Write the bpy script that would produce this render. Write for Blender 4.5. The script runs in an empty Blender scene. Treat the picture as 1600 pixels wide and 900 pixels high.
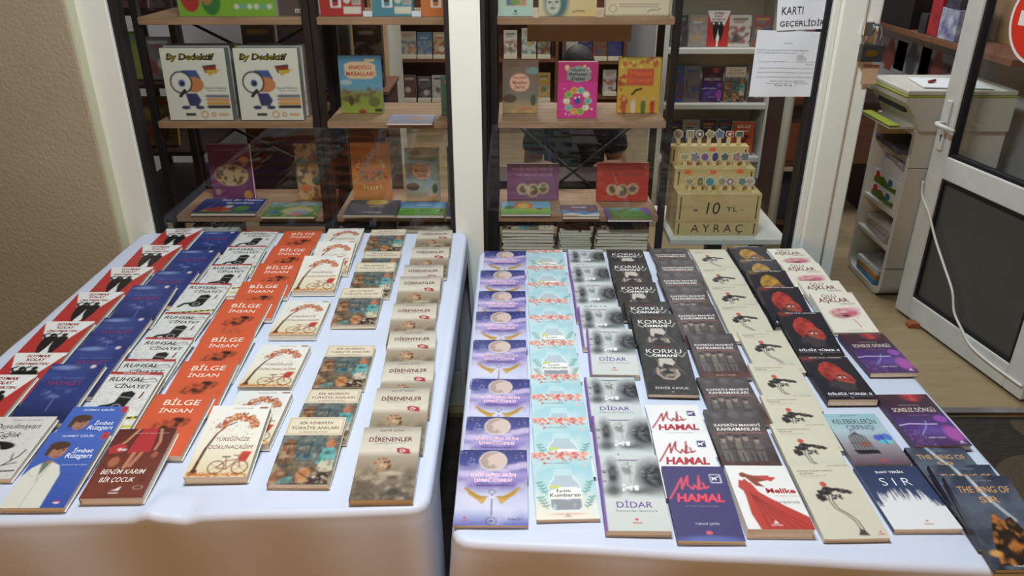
import bpy, bmesh, math, random
import numpy as np
from mathutils import Vector, Matrix

# ------------------------------------------------------------------ camera, light, exposure
SC = bpy.context.scene
COL = SC.collection
FPX, HOR = 1209.0, 579.0                      # focal length and horizon offset for a 1600x900 frame
TH = math.atan(HOR / FPX)
CZ = 1.77
cd = bpy.data.cameras.new('camera')
cd.sensor_width = 36.0
cd.lens = FPX / 1600 * 36
cd.clip_start = 0.05
cam = bpy.data.objects.new('camera', cd)
COL.objects.link(cam)
cam.location = (0, 0, CZ)
cam.rotation_euler = (math.pi / 2 - TH, 0, 0)
SC.camera = cam
SC.view_settings.view_transform = 'Standard'
SC.view_settings.look = 'None'
SC.view_settings.gamma = 1.0
SC.view_settings.use_curve_mapping = False
SC.view_settings.exposure = 0.0
W = bpy.data.worlds.new('night_sky')
SC.world = W
W.use_nodes = True
W.node_tree.nodes['Background'].inputs[0].default_value = (0.32, 0.26, 0.20, 1)
W.node_tree.nodes['Background'].inputs[1].default_value = 0.09


def area(name, loc, target, size, power, color):
    l = bpy.data.lights.new(name, 'AREA')
    l.shape = 'RECTANGLE'
    l.size, l.size_y = size
    l.energy = power
    l.color = color
    o = bpy.data.objects.new(name, l)
    COL.objects.link(o)
    o.location = loc
    d = Vector(target) - Vector(loc)
    o.rotation_euler = d.to_track_quat('-Z', 'Y').to_euler()
    return o


area('awning_lamp', (-0.12, 1.14, 3.0), (0.05, 2.05, 0.9), (0.7, 0.3), 66, (0.87, 0.95, 1.0))
area('street_lamp', (-0.6, -1.7, 1.6), (0.1, 1.1, 0.45), (0.6, 0.6), 32, (1.0, 0.48, 0.13))
area('shop_lamp', (0.02, 4.62, 2.82), (0.02, 4.62, 0), (0.25, 1.1), 36, (1.0, 0.96, 0.88))
area('shop_lamp', (1.5, 4.15, 2.82), (1.75, 4.1, 0), (0.9, 0.25), 26, (0.95, 0.97, 1.0))
area('shop_lamp', (0.3, 6.2, 2.82), (0.3, 6.2, 0), (1.1, 0.25), 14, (1.0, 0.96, 0.88))


# ------------------------------------------------------------------ helpers
def ray(u, v):
    xc, yc = (u - 800) / FPX, (450 - v) / FPX
    return xc, math.cos(TH) + math.sin(TH) * yc, -math.sin(TH) + math.cos(TH) * yc


def Q(u, v, z):                               # point at height z
    a, b, c = ray(u, v)
    t = (z - CZ) / c
    return Vector((a * t, b * t, z))


def P(u, v, Y):                               # point at distance Y in front
    a, b, c = ray(u, v)
    t = Y / b
    return Vector((a * t, Y, CZ + c * t))


def lin(c):
    return tuple(((x / 255) / 12.92 if x / 255 <= 0.04045 else ((x / 255 + 0.055) / 1.055) ** 2.4) for x in c)


def mat(name, rgb, rough=0.6, metal=0.0, var=0.0, scale=8.0, bump=0.0, bscale=60.0, stretch=(1, 1, 1), spec=0.5, rgb2=None):
    m = bpy.data.materials.new(name)
    m.use_nodes = True
    nt = m.node_tree
    b = nt.nodes['Principled BSDF']
    b.inputs['Roughness'].default_value = rough
    b.inputs['Metallic'].default_value = metal
    b.inputs['Specular IOR Level'].default_value = spec
    c = lin(rgb)
    tc = nt.nodes.new('ShaderNodeTexCoord')
    mp = nt.nodes.new('ShaderNodeMapping')
    mp.inputs['Scale'].default_value = stretch
    nt.links.new(tc.outputs['Object'], mp.inputs['Vector'])
    n = nt.nodes.new('ShaderNodeTexNoise')
    n.inputs['Scale'].default_value = scale
    n.inputs['Detail'].default_value = 5
    nt.links.new(mp.outputs['Vector'], n.inputs['Vector'])
    mx = nt.nodes.new('ShaderNodeValToRGB')
    c2 = lin(rgb2) if rgb2 else tuple(min(1, x * (1 + var)) for x in c)
    c1 = c if rgb2 else tuple(x * (1 - var) for x in c)
    mx.color_ramp.elements[0].position = 0.3
    mx.color_ramp.elements[1].position = 0.7
    mx.color_ramp.elements[0].color = (*c1, 1)
    mx.color_ramp.elements[1].color = (*c2, 1)
    nt.links.new(n.outputs['Fac'], mx.inputs['Fac'])
    nt.links.new(mx.outputs['Color'], b.inputs['Base Color'])
    if bump:
        n2 = nt.nodes.new('ShaderNodeTexNoise')
        n2.inputs['Scale'].default_value = bscale
        n2.inputs['Detail'].default_value = 4
        nt.links.new(mp.outputs['Vector'], n2.inputs['Vector'])
        bp = nt.nodes.new('ShaderNodeBump')
        bp.inputs['Strength'].default_value = bump
        bp.inputs['Distance'].default_value = 0.01
        nt.links.new(n2.outputs['Fac'], bp.inputs['Height'])
        nt.links.new(bp.outputs['Normal'], b.inputs['Normal'])
    return m


def print_mat(name, rough, coat=0.0):
    m = bpy.data.materials.new(name)
    m.use_nodes = True
    nt = m.node_tree
    b = nt.nodes['Principled BSDF']
    a = nt.nodes.new('ShaderNodeAttribute')
    a.attribute_name = 'Col'
    nt.links.new(a.outputs['Color'], b.inputs['Base Color'])
    n = nt.nodes.new('ShaderNodeTexNoise')
    n.inputs['Scale'].default_value = 12
    r = nt.nodes.new('ShaderNodeMapRange')
    r.inputs['To Min'].default_value = rough - 0.05
    r.inputs['To Max'].default_value = rough + 0.05
    nt.links.new(n.outputs['Fac'], r.inputs['Value'])
    nt.links.new(r.outputs['Result'], b.inputs['Roughness'])
    b.inputs['Coat Weight'].default_value = coat
    b.inputs['Coat Roughness'].default_value = 0.12
    return m


M = dict(
    gloss=print_mat('glossy_print', 0.30),
    satin=print_mat('satin_print', 0.45),
    pages=mat('page_paper', (214, 204, 184), 0.9, stretch=(1, 1, 90), scale=14, rgb2=(232, 226, 210), spec=0.2),
    plaster=mat('rough_plaster', (168, 156, 131), 0.95, var=0.07, scale=2.2, bump=0.32, bscale=85, spec=0.1),
    cream=mat('cream_paint', (196, 196, 166), 0.7, var=0.03, bump=0.05),
    pvc=mat('white_pvc', (219, 222, 212), 0.4, var=0.02, scale=3),
    dirtypvc=mat('scuffed_white_pvc', (196, 200, 198), 0.45, scale=14, rgb2=(206, 209, 206)),
    gasket=mat('black_rubber', (14, 14, 20), 0.6),
    black=mat('black_metal', (30, 24, 24), 0.5, var=0.1),
    blackplastic=mat('black_plastic', (20, 20, 22), 0.4, var=0.1),
    wood=mat('oak_board', (142, 110, 84), 0.6, scale=5, stretch=(1, 9, 9), rgb2=(168, 134, 104)),
    ply=mat('plywood', (186, 166, 112), 0.65, scale=4, stretch=(1, 6, 6), rgb2=(203, 184, 131)),
    burnt=mat('burnt_edge', (62, 48, 32), 0.8),
    brown=mat('brown_wood', (96, 62, 44), 0.6, scale=4, stretch=(1, 8, 8), rgb2=(120, 78, 54)),
    darkbrown=mat('dark_brown_wood', (58, 36, 28), 0.6, var=0.15),
    white=mat('white_laminate', (208, 208, 200), 0.5, var=0.02),
    offwhite=mat('grey_white_plastic', (196, 196, 186), 0.45, var=0.02),
    lime=mat('lime_plastic', (150, 165, 62), 0.45, var=0.05),
    interior=mat('shop_wall_paint', (176, 178, 182), 0.9, var=0.03),
    vinyl=mat('beige_vinyl_floor', (146, 128, 96), 0.5, scale=3, stretch=(1, 7, 1), rgb2=(160, 141, 108)),
    paving=mat('dark_paving', (58, 52, 46), 0.85, var=0.3, scale=20, bump=0.3),
    paper=mat('white_paper', (214, 219, 224), 0.8, var=0.015),
    ink=mat('black_ink', (25, 24, 30), 0.8),
    brass=mat('brass', (190, 150, 60), 0.35, 0.9),
    steel=mat('steel', (190, 190, 190), 0.3, 0.9),
    irongrey=mat('grey_iron', (62, 64, 66), 0.45, 0.5),
    cable=mat('white_cable', (216, 216, 212), 0.5),
    wedge=mat('orange_brown_wood', (150, 84, 44), 0.6, var=0.1),
    red=mat('red_sign', (214, 48, 28), 0.4),
    signwhite=mat('white_sign', (230, 230, 226), 0.4),
    darkpanel=mat('dark_grey_panel', (70, 72, 70), 0.35, var=0.05),
    skin=mat('skin', (196, 146, 118), 0.6, var=0.04),
    hair=mat('dark_hair', (26, 20, 18), 0.6, bump=0.4, bscale=120),
    shirt=mat('black_shirt', (20, 19, 22), 0.9, var=0.1),
    cloth=None, glass=None,
)


def make_cloth_mat():
    m = mat('white_satin_cloth', (206, 213, 230), 0.5, var=0.015, scale=5, bump=0.06, bscale=9)
    b = m.node_tree.nodes['Principled BSDF']
    b.inputs['Specular IOR Level'].default_value = 0.4
    return m


def make_glass_mat():
    m = bpy.data.materials.new('window_glass')
    m.use_nodes = True
    nt = m.node_tree
    out = nt.nodes['Material Output']
    nt.nodes.remove(nt.nodes['Principled BSDF'])
    tr = nt.nodes.new('ShaderNodeBsdfTransparent')
    tr.inputs[0].default_value = (0.93, 0.94, 0.93, 1)
    gl = nt.nodes.new('ShaderNodeBsdfGlossy')
    gl.inputs['Roughness'].default_value = 0.01
    fr = nt.nodes.new('ShaderNodeFresnel')
    ge = nt.nodes.new('ShaderNodeNewGeometry')          # same index seen from either face of the thin pane
    io = nt.nodes.new('ShaderNodeMath')
    io.operation = 'MULTIPLY_ADD'
    io.inputs[1].default_value = 1 / 1.42 - 1.42
    io.inputs[2].default_value = 1.42
    nt.links.new(ge.outputs['Backfacing'], io.inputs[0])
    nt.links.new(io.outputs[0], fr.inputs['IOR'])
    mx = nt.nodes.new('ShaderNodeMixShader')
    nt.links.new(fr.outputs[0], mx.inputs[0])
    nt.links.new(tr.outputs[0], mx.inputs[1])
    nt.links.new(gl.outputs[0], mx.inputs[2])
    nt.links.new(mx.outputs[0], out.inputs[0])
    return m


M['cloth'] = make_cloth_mat()
M['glass'] = make_glass_mat()


def tag(o, label=None, cat=None, group=None, kind=None):
    if label: o['label'] = label
    if cat: o['category'] = cat
    if group: o['group'] = group
    if kind: o['kind'] = kind
    return o


def empty(name, loc=(0, 0, 0), rot=(0, 0, 0)):
    o = bpy.data.objects.new(name, None)
    o.empty_display_size = 0.05
    COL.objects.link(o)
    o.location = loc
    o.rotation_euler = rot
    return o


def link(name, me, parent=None, loc=(0, 0, 0), rot=(0, 0, 0)):
    o = bpy.data.objects.new(name, me)
    COL.objects.link(o)
    o.parent = parent
    o.location = loc
    o.rotation_euler = rot
    return o


class MB:
    """collects shapes into one mesh"""
    def __init__(s):
        s.bm = bmesh.new()

    def box(s, x0, x1, y0, y1, z0, z1, bevel=0.0, m=0, T=None):
        g = bmesh.ops.create_cube(s.bm, size=1)
        vs = g['verts']
        for v in vs:
            v.co = Vector(((x0 + x1) / 2 + v.co.x * (x1 - x0), (y0 + y1) / 2 + v.co.y * (y1 - y0), (z0 + z1) / 2 + v.co.z * (z1 - z0)))
        fs = list({f for v in vs for f in v.link_faces})
        if bevel:
            es = list({e for v in vs for e in v.link_edges})
            r = bmesh.ops.bevel(s.bm, geom=es, offset=bevel, segments=2, affect='EDGES', profile=0.5)
            vs = list({v for f in r['faces'] for v in f.verts} | {v for v in vs if v.is_valid})
            fs = list({f for v in vs for f in v.link_faces})
        for f in fs:
            f.material_index = m
        if T is not None:
            for v in vs:
                v.co = T @ v.co
        return s

    def prism(s, pts, axis, a, b, m=0, T=None):
        """extrude polygon pts (2D) along axis from a to b"""
        def mk(p, h):
            return {'x': (h, p[0], p[1]), 'y': (p[0], h, p[1]), 'z': (p[0], p[1], h)}[axis]
        A = [s.bm.verts.new(mk(p, a)) for p in pts]
        B = [s.bm.verts.new(mk(p, b)) for p in pts]
        n = len(pts)
        fs = [s.bm.faces.new(A[::-1]), s.bm.faces.new(B)]
        for i in range(n):
            fs.append(s.bm.faces.new((A[i], A[(i + 1) % n], B[(i + 1) % n], B[i])))
        for f in fs:
            f.material_index = m
        if T is not None:
            for v in A + B:
                v.co = T @ v.co
        return s

    def tube(s, pts, r, n=8, m=0):
        pts = [Vector(p) for p in pts]
        rings = []
        for i, p in enumerate(pts):
            t = (pts[min(i + 1, len(pts) - 1)] - pts[max(i - 1, 0)]).normalized()
            a = t.cross(Vector((0, 0, 1)))
            if a.length < 1e-3:
                a = t.cross(Vector((1, 0, 0)))
            a.normalize()
            b = t.cross(a)
            rr = r[i] if isinstance(r, (list, tuple)) else r
            rings.append([s.bm.verts.new(p + (a * math.cos(k * 2 * math.pi / n) + b * math.sin(k * 2 * math.pi / n)) * rr) for k in range(n)])
        fs = []
        for i in range(len(rings) - 1):
            for k in range(n):
                fs.append(s.bm.faces.new((rings[i][k], rings[i][(k + 1) % n], rings[i + 1][(k + 1) % n], rings[i + 1][k])))
        fs.append(s.bm.faces.new(rings[0][::-1]))
        fs.append(s.bm.faces.new(rings[-1]))
        for f in fs:
            f.material_index = m
            f.smooth = True
        return s

    def build(s, name, mats, parent=None, loc=(0, 0, 0), rot=(0, 0, 0)):
        bmesh.ops.recalc_face_normals(s.bm, faces=s.bm.faces)
        me = bpy.data.meshes.new(name)
        s.bm.to_mesh(me)
        s.bm.free()
        for m in (mats if isinstance(mats, (list, tuple)) else [mats]):
            me.materials.append(m)
        return link(name, me, parent, loc, rot)


# ------------------------------------------------------------------ lettering
_tc = {}


def text_mesh(s, shear=0.0, bold=0.0):
    k = (s, shear, bold)
    if k not in _tc:
        cu = bpy.data.curves.new('lettering', 'FONT')
        cu.body = s
        cu.size = 1
        cu.shear = shear
        cu.offset = bold
        cu.resolution_u = 3
        cu.fill_mode = 'FRONT'
        o = bpy.data.objects.new('lettering', cu)
        COL.objects.link(o)
        dg = bpy.context.evaluated_depsgraph_get()
        me = bpy.data.meshes.new_from_object(o.evaluated_get(dg), depsgraph=dg)
        V = np.array([v.co[:2] for v in me.vertices]) if len(me.vertices) else np.zeros((0, 2))
        F = [tuple(p.vertices) for p in me.polygons]
        bpy.data.objects.remove(o)
        bpy.data.meshes.remove(me)
        bpy.data.curves.remove(cu)
        if len(V):
            a, b = V.min(0), V.max(0)
            V = (V - (a + b) / 2)
            _tc[k] = (V, F, b - a)
        else:
            _tc[k] = (V, F, np.array([1, 1]))
    return _tc[k]


# ------------------------------------------------------------------ printed artwork
class Art:
    """a small picture worked out as colours over a grid; x 0..1 across, y 0..1 down"""
    def __init__(s, aspect, bg, nx=84):
        s.H = aspect
        s.nx, s.ny = nx, max(4, int(round(nx * aspect)))
        k = 3
        s.k = k
        xs = (np.arange(s.nx * k) + 0.5) / (s.nx * k)
        ys = (np.arange(s.ny * k) + 0.5) / (s.ny * k)
        s.X, s.Y = np.meshgrid(xs, ys)
        s.img = np.empty(s.X.shape + (3,))
        s.img[:] = np.array(lin(bg))
        s.texts = []

    def put(s, mask, c, a=1.0):
        m = (np.clip(mask, 0, 1) * a)[..., None]
        s.img = s.img * (1 - m) + np.array(lin(c)) * m
        return s

    def vg(s, stops):
        ys = [p for p, _ in stops]
        cs = np.array([lin(c) for _, c in stops])
        for i in range(3):
            s.img[..., i] = np.interp(s.Y, ys, cs[:, i])
        return s

    def fbm(s, sc=4, seed=0, sx=1.0, octv=4):
        rs = np.random.RandomState(seed)
        out = np.zeros(s.X.shape)
        amp, tot = 1.0, 0.0
        for o in range(octv):
            f = sc * 2 ** o
            gx, gy = int(f * sx) + 3, int(f * s.H) + 3
            g = rs.rand(gy, gx)
            x, y = s.X * f * sx, s.Y * s.H * f
            xi, yi = x.astype(int), y.astype(int)
            fx, fy = x - xi, y - yi
            fx, fy = fx * fx * (3 - 2 * fx), fy * fy * (3 - 2 * fy)
            v = (g[yi, xi] * (1 - fx) + g[yi, xi + 1] * fx) * (1 - fy) + (g[yi + 1, xi] * (1 - fx) + g[yi + 1, xi + 1] * fx) * fy
            out += v * amp
            tot += amp
            amp *= 0.5
        return out / tot

    def em(s, cx, cy, rx, ry, soft=0.0, rot=0.0):
        dx, dy = s.X - cx, (s.Y - cy) * s.H
        if rot:
            c, q = math.cos(rot), math.sin(rot)
            dx, dy = dx * c + dy * q, -dx * q + dy * c
        d = np.sqrt((dx / rx) ** 2 + (dy / ry) ** 2)
        return np.clip((1 - d) / soft, 0, 1) if soft else (d < 1).astype(float)

    def ell(s, cx, cy, rx, ry, c, a=1.0, soft=0.0, rot=0.0):
        return s.put(s.em(cx, cy, rx, ry, soft, rot), c, a)

    def rect(s, x0, y0, x1, y1, c, a=1.0):
        return s.put(((s.X >= x0) & (s.X <= x1) & (s.Y >= y0) & (s.Y <= y1)).astype(float), c, a)

    def pm(s, pts):
        ins = np.zeros(s.X.shape, bool)
        n = len(pts)
        for i in range(n):
            x0, y0 = pts[i]
            x1, y1 = pts[(i + 1) % n]
            if y0 == y1:
                continue
            ins ^= ((s.Y < y0) != (s.Y < y1)) & (s.X < (x1 - x0) * (s.Y - y0) / (y1 - y0) + x0)
        return ins.astype(float)

    def poly(s, pts, c, a=1.0):
        return s.put(s.pm(pts), c, a)

    def line(s, pts, c, w, a=1.0):
        m = np.zeros(s.X.shape)
        for (x0, y0), (x1, y1) in zip(pts[:-1], pts[1:]):
            ax, ay, bx, by = x0, y0 * s.H, x1, y1 * s.H
            dx, dy = bx - ax, by - ay
            L = dx * dx + dy * dy + 1e-12
            t = np.clip(((s.X - ax) * dx + (s.Y * s.H - ay) * dy) / L, 0, 1)
            d = np.hypot(s.X - ax - t * dx, s.Y * s.H - ay - t * dy)
            m = np.maximum(m, (d < w / 2))
        return s.put(m, c, a)

    def ring(s, cx, cy, r, c, w, a=1.0, sy=1.0):
        d = np.hypot(s.X - cx, (s.Y - cy) * s.H / sy)
        return s.put((np.abs(d - r) < w / 2).astype(float), c, a)

    def dots(s, n, fn, cols, r, seed=0):
        rd = random.Random(seed)
        for _ in range(n):
            x, y = fn(rd)
            q = rd.uniform(r * 0.6, r * 1.3)
            s.ell(x, y, q, q * rd.uniform(0.5, 1), rd.choice(cols), rot=rd.uniform(0, 3))
        return s

    def fig(s, x, y, h, c, skin=None):
        """a small standing figure, feet at y, h tall"""
        s.poly([(x - h * .16, y), (x - h * .2, y - h * .55), (x - h * .14, y - h * .78), (x + h * .14, y - h * .78), (x + h * .2, y - h * .55), (x + h * .16, y)], c)
        s.ell(x, y - h * .87, h * .11, h * .13 * s.H, skin or c)
        return s

    def T(s, txt, cx, cy, w, h, c, shear=0.0, bold=0.0):
        s.texts.append((txt, cx, cy, w, h, lin(c), shear, bold))
        return s

    def grid(s):
        k = s.k
        g = s.img.reshape(s.ny, k, s.nx, k, 3).mean(axis=(1, 3))
        return (g * .9 + g.mean(axis=2, keepdims=True) * .1) * .9      # ink on paper: a little duller than the pure colours


def print_mesh(name, art, w, L, t, spine, back, material, sides=None):
    """cover of a book lying face up: x -w/2..w/2, y 0..L (top of the picture at L), z 0..t.
    With sides given it is a closed box of that colour."""
    g = art.grid()
    ny, nx = g.shape[:2]
    vc = np.empty((ny + 1, nx + 1, 3))
    gp = np.pad(g, ((1, 1), (1, 1), (0, 0)), mode='edge')
    vc = (gp[:-1, :-1] + gp[1:, :-1] + gp[:-1, 1:] + gp[1:, 1:]) / 4
    xs = np.linspace(-w / 2, w / 2, nx + 1)
    ys = np.linspace(L, 0, ny + 1)
    XX, YY = np.meshgrid(xs, ys)
    V = np.stack([XX, YY, np.full_like(XX, t)], -1).reshape(-1, 3)
    C = vc.reshape(-1, 3)
    idx = np.arange((ny + 1) * (nx + 1)).reshape(ny + 1, nx + 1)
    F = np.stack([idx[1:, :-1], idx[1:, 1:], idx[:-1, 1:], idx[:-1, :-1]], -1).reshape(-1, 4).tolist()
    V, C = [V], [C]
    n = V[0].shape[0]

    def addbox(x0, x1, y0, y1, z0, z1, col):
        nonlocal n
        b = np.array([[x, y, z] for z in (z0, z1) for y in (y0, y1) for x in (x0, x1)])
        V.append(b)
        C.append(np.tile(np.array(lin(col)), (8, 1)))
        for f in ((0, 2, 3, 1), (4, 5, 7, 6), (0, 1, 5, 4), (2, 6, 7, 3), (0, 4, 6, 2), (1, 3, 7, 5)):
            F.append([n + i for i in f])
        n += 8
    if sides is not None:
        addbox(-w / 2, w / 2, 0, L, 0, t - 0.0002, sides)
    else:
        th = 0.0007
        addbox(-w / 2, w / 2, 0, L, t - th, t - 0.0001, back)
        addbox(-w / 2, w / 2, 0, L, 0, th, back)
        addbox(-w / 2, -w / 2 + th, 0, L, th, t - th, spine)
    for (txt, cx, cy, tw, hh, col, sh, bo) in art.texts:
        tv, tf, sz = text_mesh(txt, sh, bo)
        if not len(tv):
            continue
        sx = tw * w / sz[0]
        sy = (hh * L / sz[1]) if hh else sx
        b = np.stack([tv[:, 0] * sx + (cx - 0.5) * w, tv[:, 1] * sy + (1 - cy) * L, np.full(len(tv), t + 0.00025)], -1)
        V.append(b)
        C.append(np.tile(np.array(col), (len(tv), 1)))
        F.extend([[n + i for i in f] for f in tf])
        n += len(tv)
    V = np.concatenate(V)
    C = np.concatenate(C)
    me = bpy.data.meshes.new(name)
    me.from_pydata(V.tolist(), [], F)
    at = me.color_attributes.new('Col', 'FLOAT_COLOR', 'POINT')
    at.data.foreach_set('color', np.concatenate([C, np.ones((len(C), 1))], 1).astype(np.float32).ravel())
    me.materials.append(material)
    return me


# ------------------------------------------------------------------ cover designs
D = {}


def design(key, art, w, L, t, desc, spine=(235, 235, 230), back=(235, 235, 228), m='satin', name='paperback_book'):
    D[key] = dict(art=art, w=w * .972, L=L, t=t, desc=desc, spine=spine, back=back, m=m, name=name, mesh=None)


def covers():
    # --- left table
    a = Art(1.5, (238, 238, 232))
    a.poly([(0, .03), (.36, .62), (.46, .86), (.46, 1), (0, 1)], (196, 40, 34)).poly([(1, .03), (.64, .62), (.54, .86), (.54, 1), (1, 1)], (196, 40, 34))
    for x in (.38, .62):
        a.poly([(x - .1, .62), (x - .13, .42), (x - .05, .37), (x + .07, .37), (x + .13, .42), (x + .1, .62), (x + .02, .86)], (24, 22, 24)).ell(x, .335, .06, .055, (24, 22, 24))
        a.line([(x - .1, .42), (x - .18, .34), (x - .1, .30)], (24, 22, 24), .045)
    for s_, y, ww in (('SOYMAK', .075, .46), ('KOLAY', .155, .36), ('ÜRETMEKTEN', .24, .62)):
        a.T(s_, .5, y, ww, .06, (140, 30, 34), .15, .03)
    design('soymak', a, .134, .198, .012, 'white paperback with red side triangles and two black figures')

    a = Art(1.56, (38, 52, 112))
    a.vg([(0, (34, 48, 116)), (.5, (40, 58, 128)), (1, (24, 34, 78))])
    a.put(np.clip(a.fbm(3, 3, .6) * 2.2 - 1, 0, 1), (74, 100, 176), .5)
    a.put(a.em(.3, .07, .34, .09, .7) * (a.fbm(5, 8) > .4), (128, 150, 205), .8)
    a.ell(.8, .05, .055, .055, (196, 176, 190)).ell(.79, .05, .035, .035, (228, 214, 220), .5)
    a.put(a.em(.5, .52, .42, .22, .6) * np.clip(a.fbm(9, 5) * 3 - 1.4, 0, 1), (120, 140, 196), .6)
    a.line([(.5, .55), (.52, .8)], (96, 120, 190), .03, .6).ell(.55, .93, .05, .03, (150, 50, 50))
    a.T('EYLÜL AKKOYUNLU', .5, .26, .6, .022, (122, 132, 176)).T('HAYALET', .5, .345, .62, .075, (128, 52, 100), 0, .02)
    design('gece', a, .132, .212, .012, 'navy blue paperback with a pale moon over night clouds', (44, 58, 120), (226, 226, 220))

    a = Art(1.5, (226, 226, 220))
    a.put((a.fbm(40, 2, octv=2) > .62), (170, 170, 166), .5)
    a.rect(0, 0, 1, .05, (176, 38, 44))
    a.poly([(.42, .56), (.46, .36), (.62, .33), (.72, .38), (.66, .58)], (30, 30, 32)).ell(.5, .6, .17, .12, (30, 30, 32)).ell(.5, .6, .09, .07, (150, 150, 150)).ell(.5, .6, .06, .05, (30, 30, 32))
    a.line([(.36, .58), (.22, .6), (.14, .68)], (30, 30, 32), .07).line([(.46, .43), (.68, .45)], (190, 190, 188), .012)
    a.line([(0, .86), (1, .76)], (206, 196, 40), .07).line([(0, .95), (1, .9)], (206, 196, 40), .06)
    for i in range(8):
        a.line([(.06 + i * .13, .852 - i * .013), (.11 + i * .13, .846 - i * .013)], (30, 30, 20), .045)
    a.line([(.55, .16), (.9, .11), (.97, .16)], (60, 60, 62), .018).line([(.2, .22), (.95, .17)], (120, 120, 120), .01)
    a.T('MURAT SERTKAYA', .5, .026, .5, .022, (236, 220, 220)).T('RUHSAL', .4, .135, .66, .075, (34, 30, 34), .12, .012).T('CİNAYET', .58, .245, .66, .085, (34, 30, 34), .12, .012).T('1', .84, .4, .05, .11, (120, 34, 40), .12, .01)
    design('ruhsal', a, .130, .198, .012, 'white paperback with a red top strip and a black torch picture')

    a = Art(1.52, (222, 88, 36))
    a.put(np.clip(a.fbm(3, 4) * 2 - 1, 0, 1), (206, 70, 28), .4)
    k = np.clip(a.fbm(14, 7) * 3 - .9, 0, 1)
    a.put(a.em(.55, .5, .33, .16, .25, -.25) * k, (58, 30, 22), .95).put(a.em(.45, .6, .26, .09, .4) * k, (70, 34, 24), .8)
    a.ell(.66, .45, .1, .08, (44, 24, 18), .8, .4).line([(.34, .52), (.8, .47)], (180, 76, 40), .015, .7)
    a.put(a.em(.5, .75, .3, .2, .6) * k, (110, 44, 24), .4)
    a.T('BİLGE', .53, .13, .62, .125, (248, 240, 226), .08, 0).T('İNSAN', .5, .275, .56, .09, (248, 240, 226), .08, 0).ell(.5, .95, .04, .025, (240, 200, 160))
    design('bilge', a, .136, .20, .014, 'orange paperback with white title and a dark sketched head')

    a = Art(1.5, (238, 234, 218))
    a.vg([(0, (238, 238, 230)), (.55, (240, 234, 214)), (1, (232, 210, 160))])
    pts = [(.1, .97), (.13, .8), (.17, .62), (.26, .42), (.38, .3), (.52, .25)]
    for i in range(5):
        a.line(pts[i:i + 2], (96, 50, 26), .055 - i * .008)
    a.poly([(.03, .985), (.08, .9), (.16, .9), (.2, .985)], (96, 50, 26))
    def crown(rd):
        t_ = rd.uniform(0, math.pi)
        q = rd.uniform(.55, 1.0)
        return .56 + math.cos(t_) * .36 * q, .33 - math.sin(t_) * .215 * q + rd.uniform(-.01, .02)
    a.dots(330, crown, [(206, 106, 44), (180, 74, 34), (222, 146, 66), (140, 66, 32), (196, 90, 50)], .017, 4)
    a.dots(60, lambda rd: (rd.uniform(.1, .95), rd.uniform(.2, .45)), [(206, 106, 44), (170, 74, 34)], .010, 9)
    a.dots(160, lambda rd: (rd.uniform(.02, .98), rd.gauss(.968, .012)), [(206, 116, 44), (196, 86, 34), (222, 156, 66)], .016, 5)
    for x in (.45, .83):
        a.ring(x, .875, .125, (84, 44, 30), .018)
        a.line([(x - .1, .83), (x + .1, .92)], (120, 80, 60), .007).line([(x - .1, .92), (x + .1, .83)], (120, 80, 60), .007)
    a.line([(.45, .875), (.58, .79), (.76, .77), (.62, .9), (.45, .875)], (150, 50, 36), .018).line([(.62, .9), (.56, .74)], (150, 50, 36), .016).line([(.83, .875), (.75, .72), (.68, .715)], (150, 50, 36), .018).line([(.5, .735), (.62, .735)], (40, 26, 22), .026)
    a.poly([(.76, .7), (.94, .68), (.9, .79), (.79, .8)], (194, 56, 38)).ell(.86, .68, .09, .03, (206, 66, 44))
    a.rect(.82, .025, .97, .05, (150, 66, 50))
    a.T('MUSTAFA GÜR', .55, .042, .34, .024, (110, 100, 92)).T('YÜREĞİNİZE', .56, .485, .56, .07, (120, 66, 44), .12).T('DOKUNACAĞIM', .57, .595, .72, .07, (120, 66, 44), .12)
    design('yurek', a, .129, .20, .019, 'cream paperback with an orange leafy tree and a red bicycle')

    a = Art(1.5, (120, 110, 90))
    a.vg([(0, (130, 128, 112)), (.45, (92, 112, 112)), (.6, (60, 80, 84)), (.75, (120, 100, 76)), (1, (70, 60, 50))])
    k = a.fbm(7, 11)
    a.put(np.clip(k * 3 - 1.4, 0, 1), (150, 132, 104), .5).put(np.clip(1.3 - k * 3, 0, 1), (44, 48, 50), .55)
    a.poly([(.03, .7), (.05, .4), (.15, .33), (.27, .4), (.29, .7)], (142, 92, 52)).line([(.05, .42), (.28, .42)], (70, 42, 26), .03).line([(.17, .4), (.17, .68)], (92, 58, 34), .02)
    a.poly([(.36, .62), (.4, .56), (.62, .54), (.68, .6), (.62, .66), (.42, .66)], (86, 122, 126)).line([(.52, .35), (.52, .56)], (40, 52, 56), .02).line([(.46, .42), (.46, .58)], (40, 52, 56), .015).ell(.5, .6, .06, .05, (50, 84, 96))
    a.poly([(.68, .7), (.74, .5), (.86, .44), (.99, .52), (.99, .72), (.8, .78)], (92, 176, 172)).ell(.86, .42, .09, .09, (196, 120, 76)).poly([(.75, .4), (.86, .31), (.97, .4), (.93, .36), (.8, .36)], (150, 74, 44)).poly([(.7, .78), (.78, .66), (.97, .66), (.99, .8), (.84, .85)], (206, 198, 172))
    a.poly([(.44, .98), (.42, .84), (.52, .76), (.64, .8), (.66, .97)], (196, 124, 62)).line([(.46, .84), (.6, .9)], (130, 70, 34), .03).poly([(0, 1), (.02, .82), (.14, .76), (.26, .86), (.22, 1)], (150, 100, 62)).poly([(.1, 1), (.2, .9), (.34, .88), (.42, .98)], (108, 148, 140))
    for x in (.72, .86):
        a.ring(x, .9, .08, (36, 26, 22), .05).ell(x, .9, .03, .03, (210, 196, 170))
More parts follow.
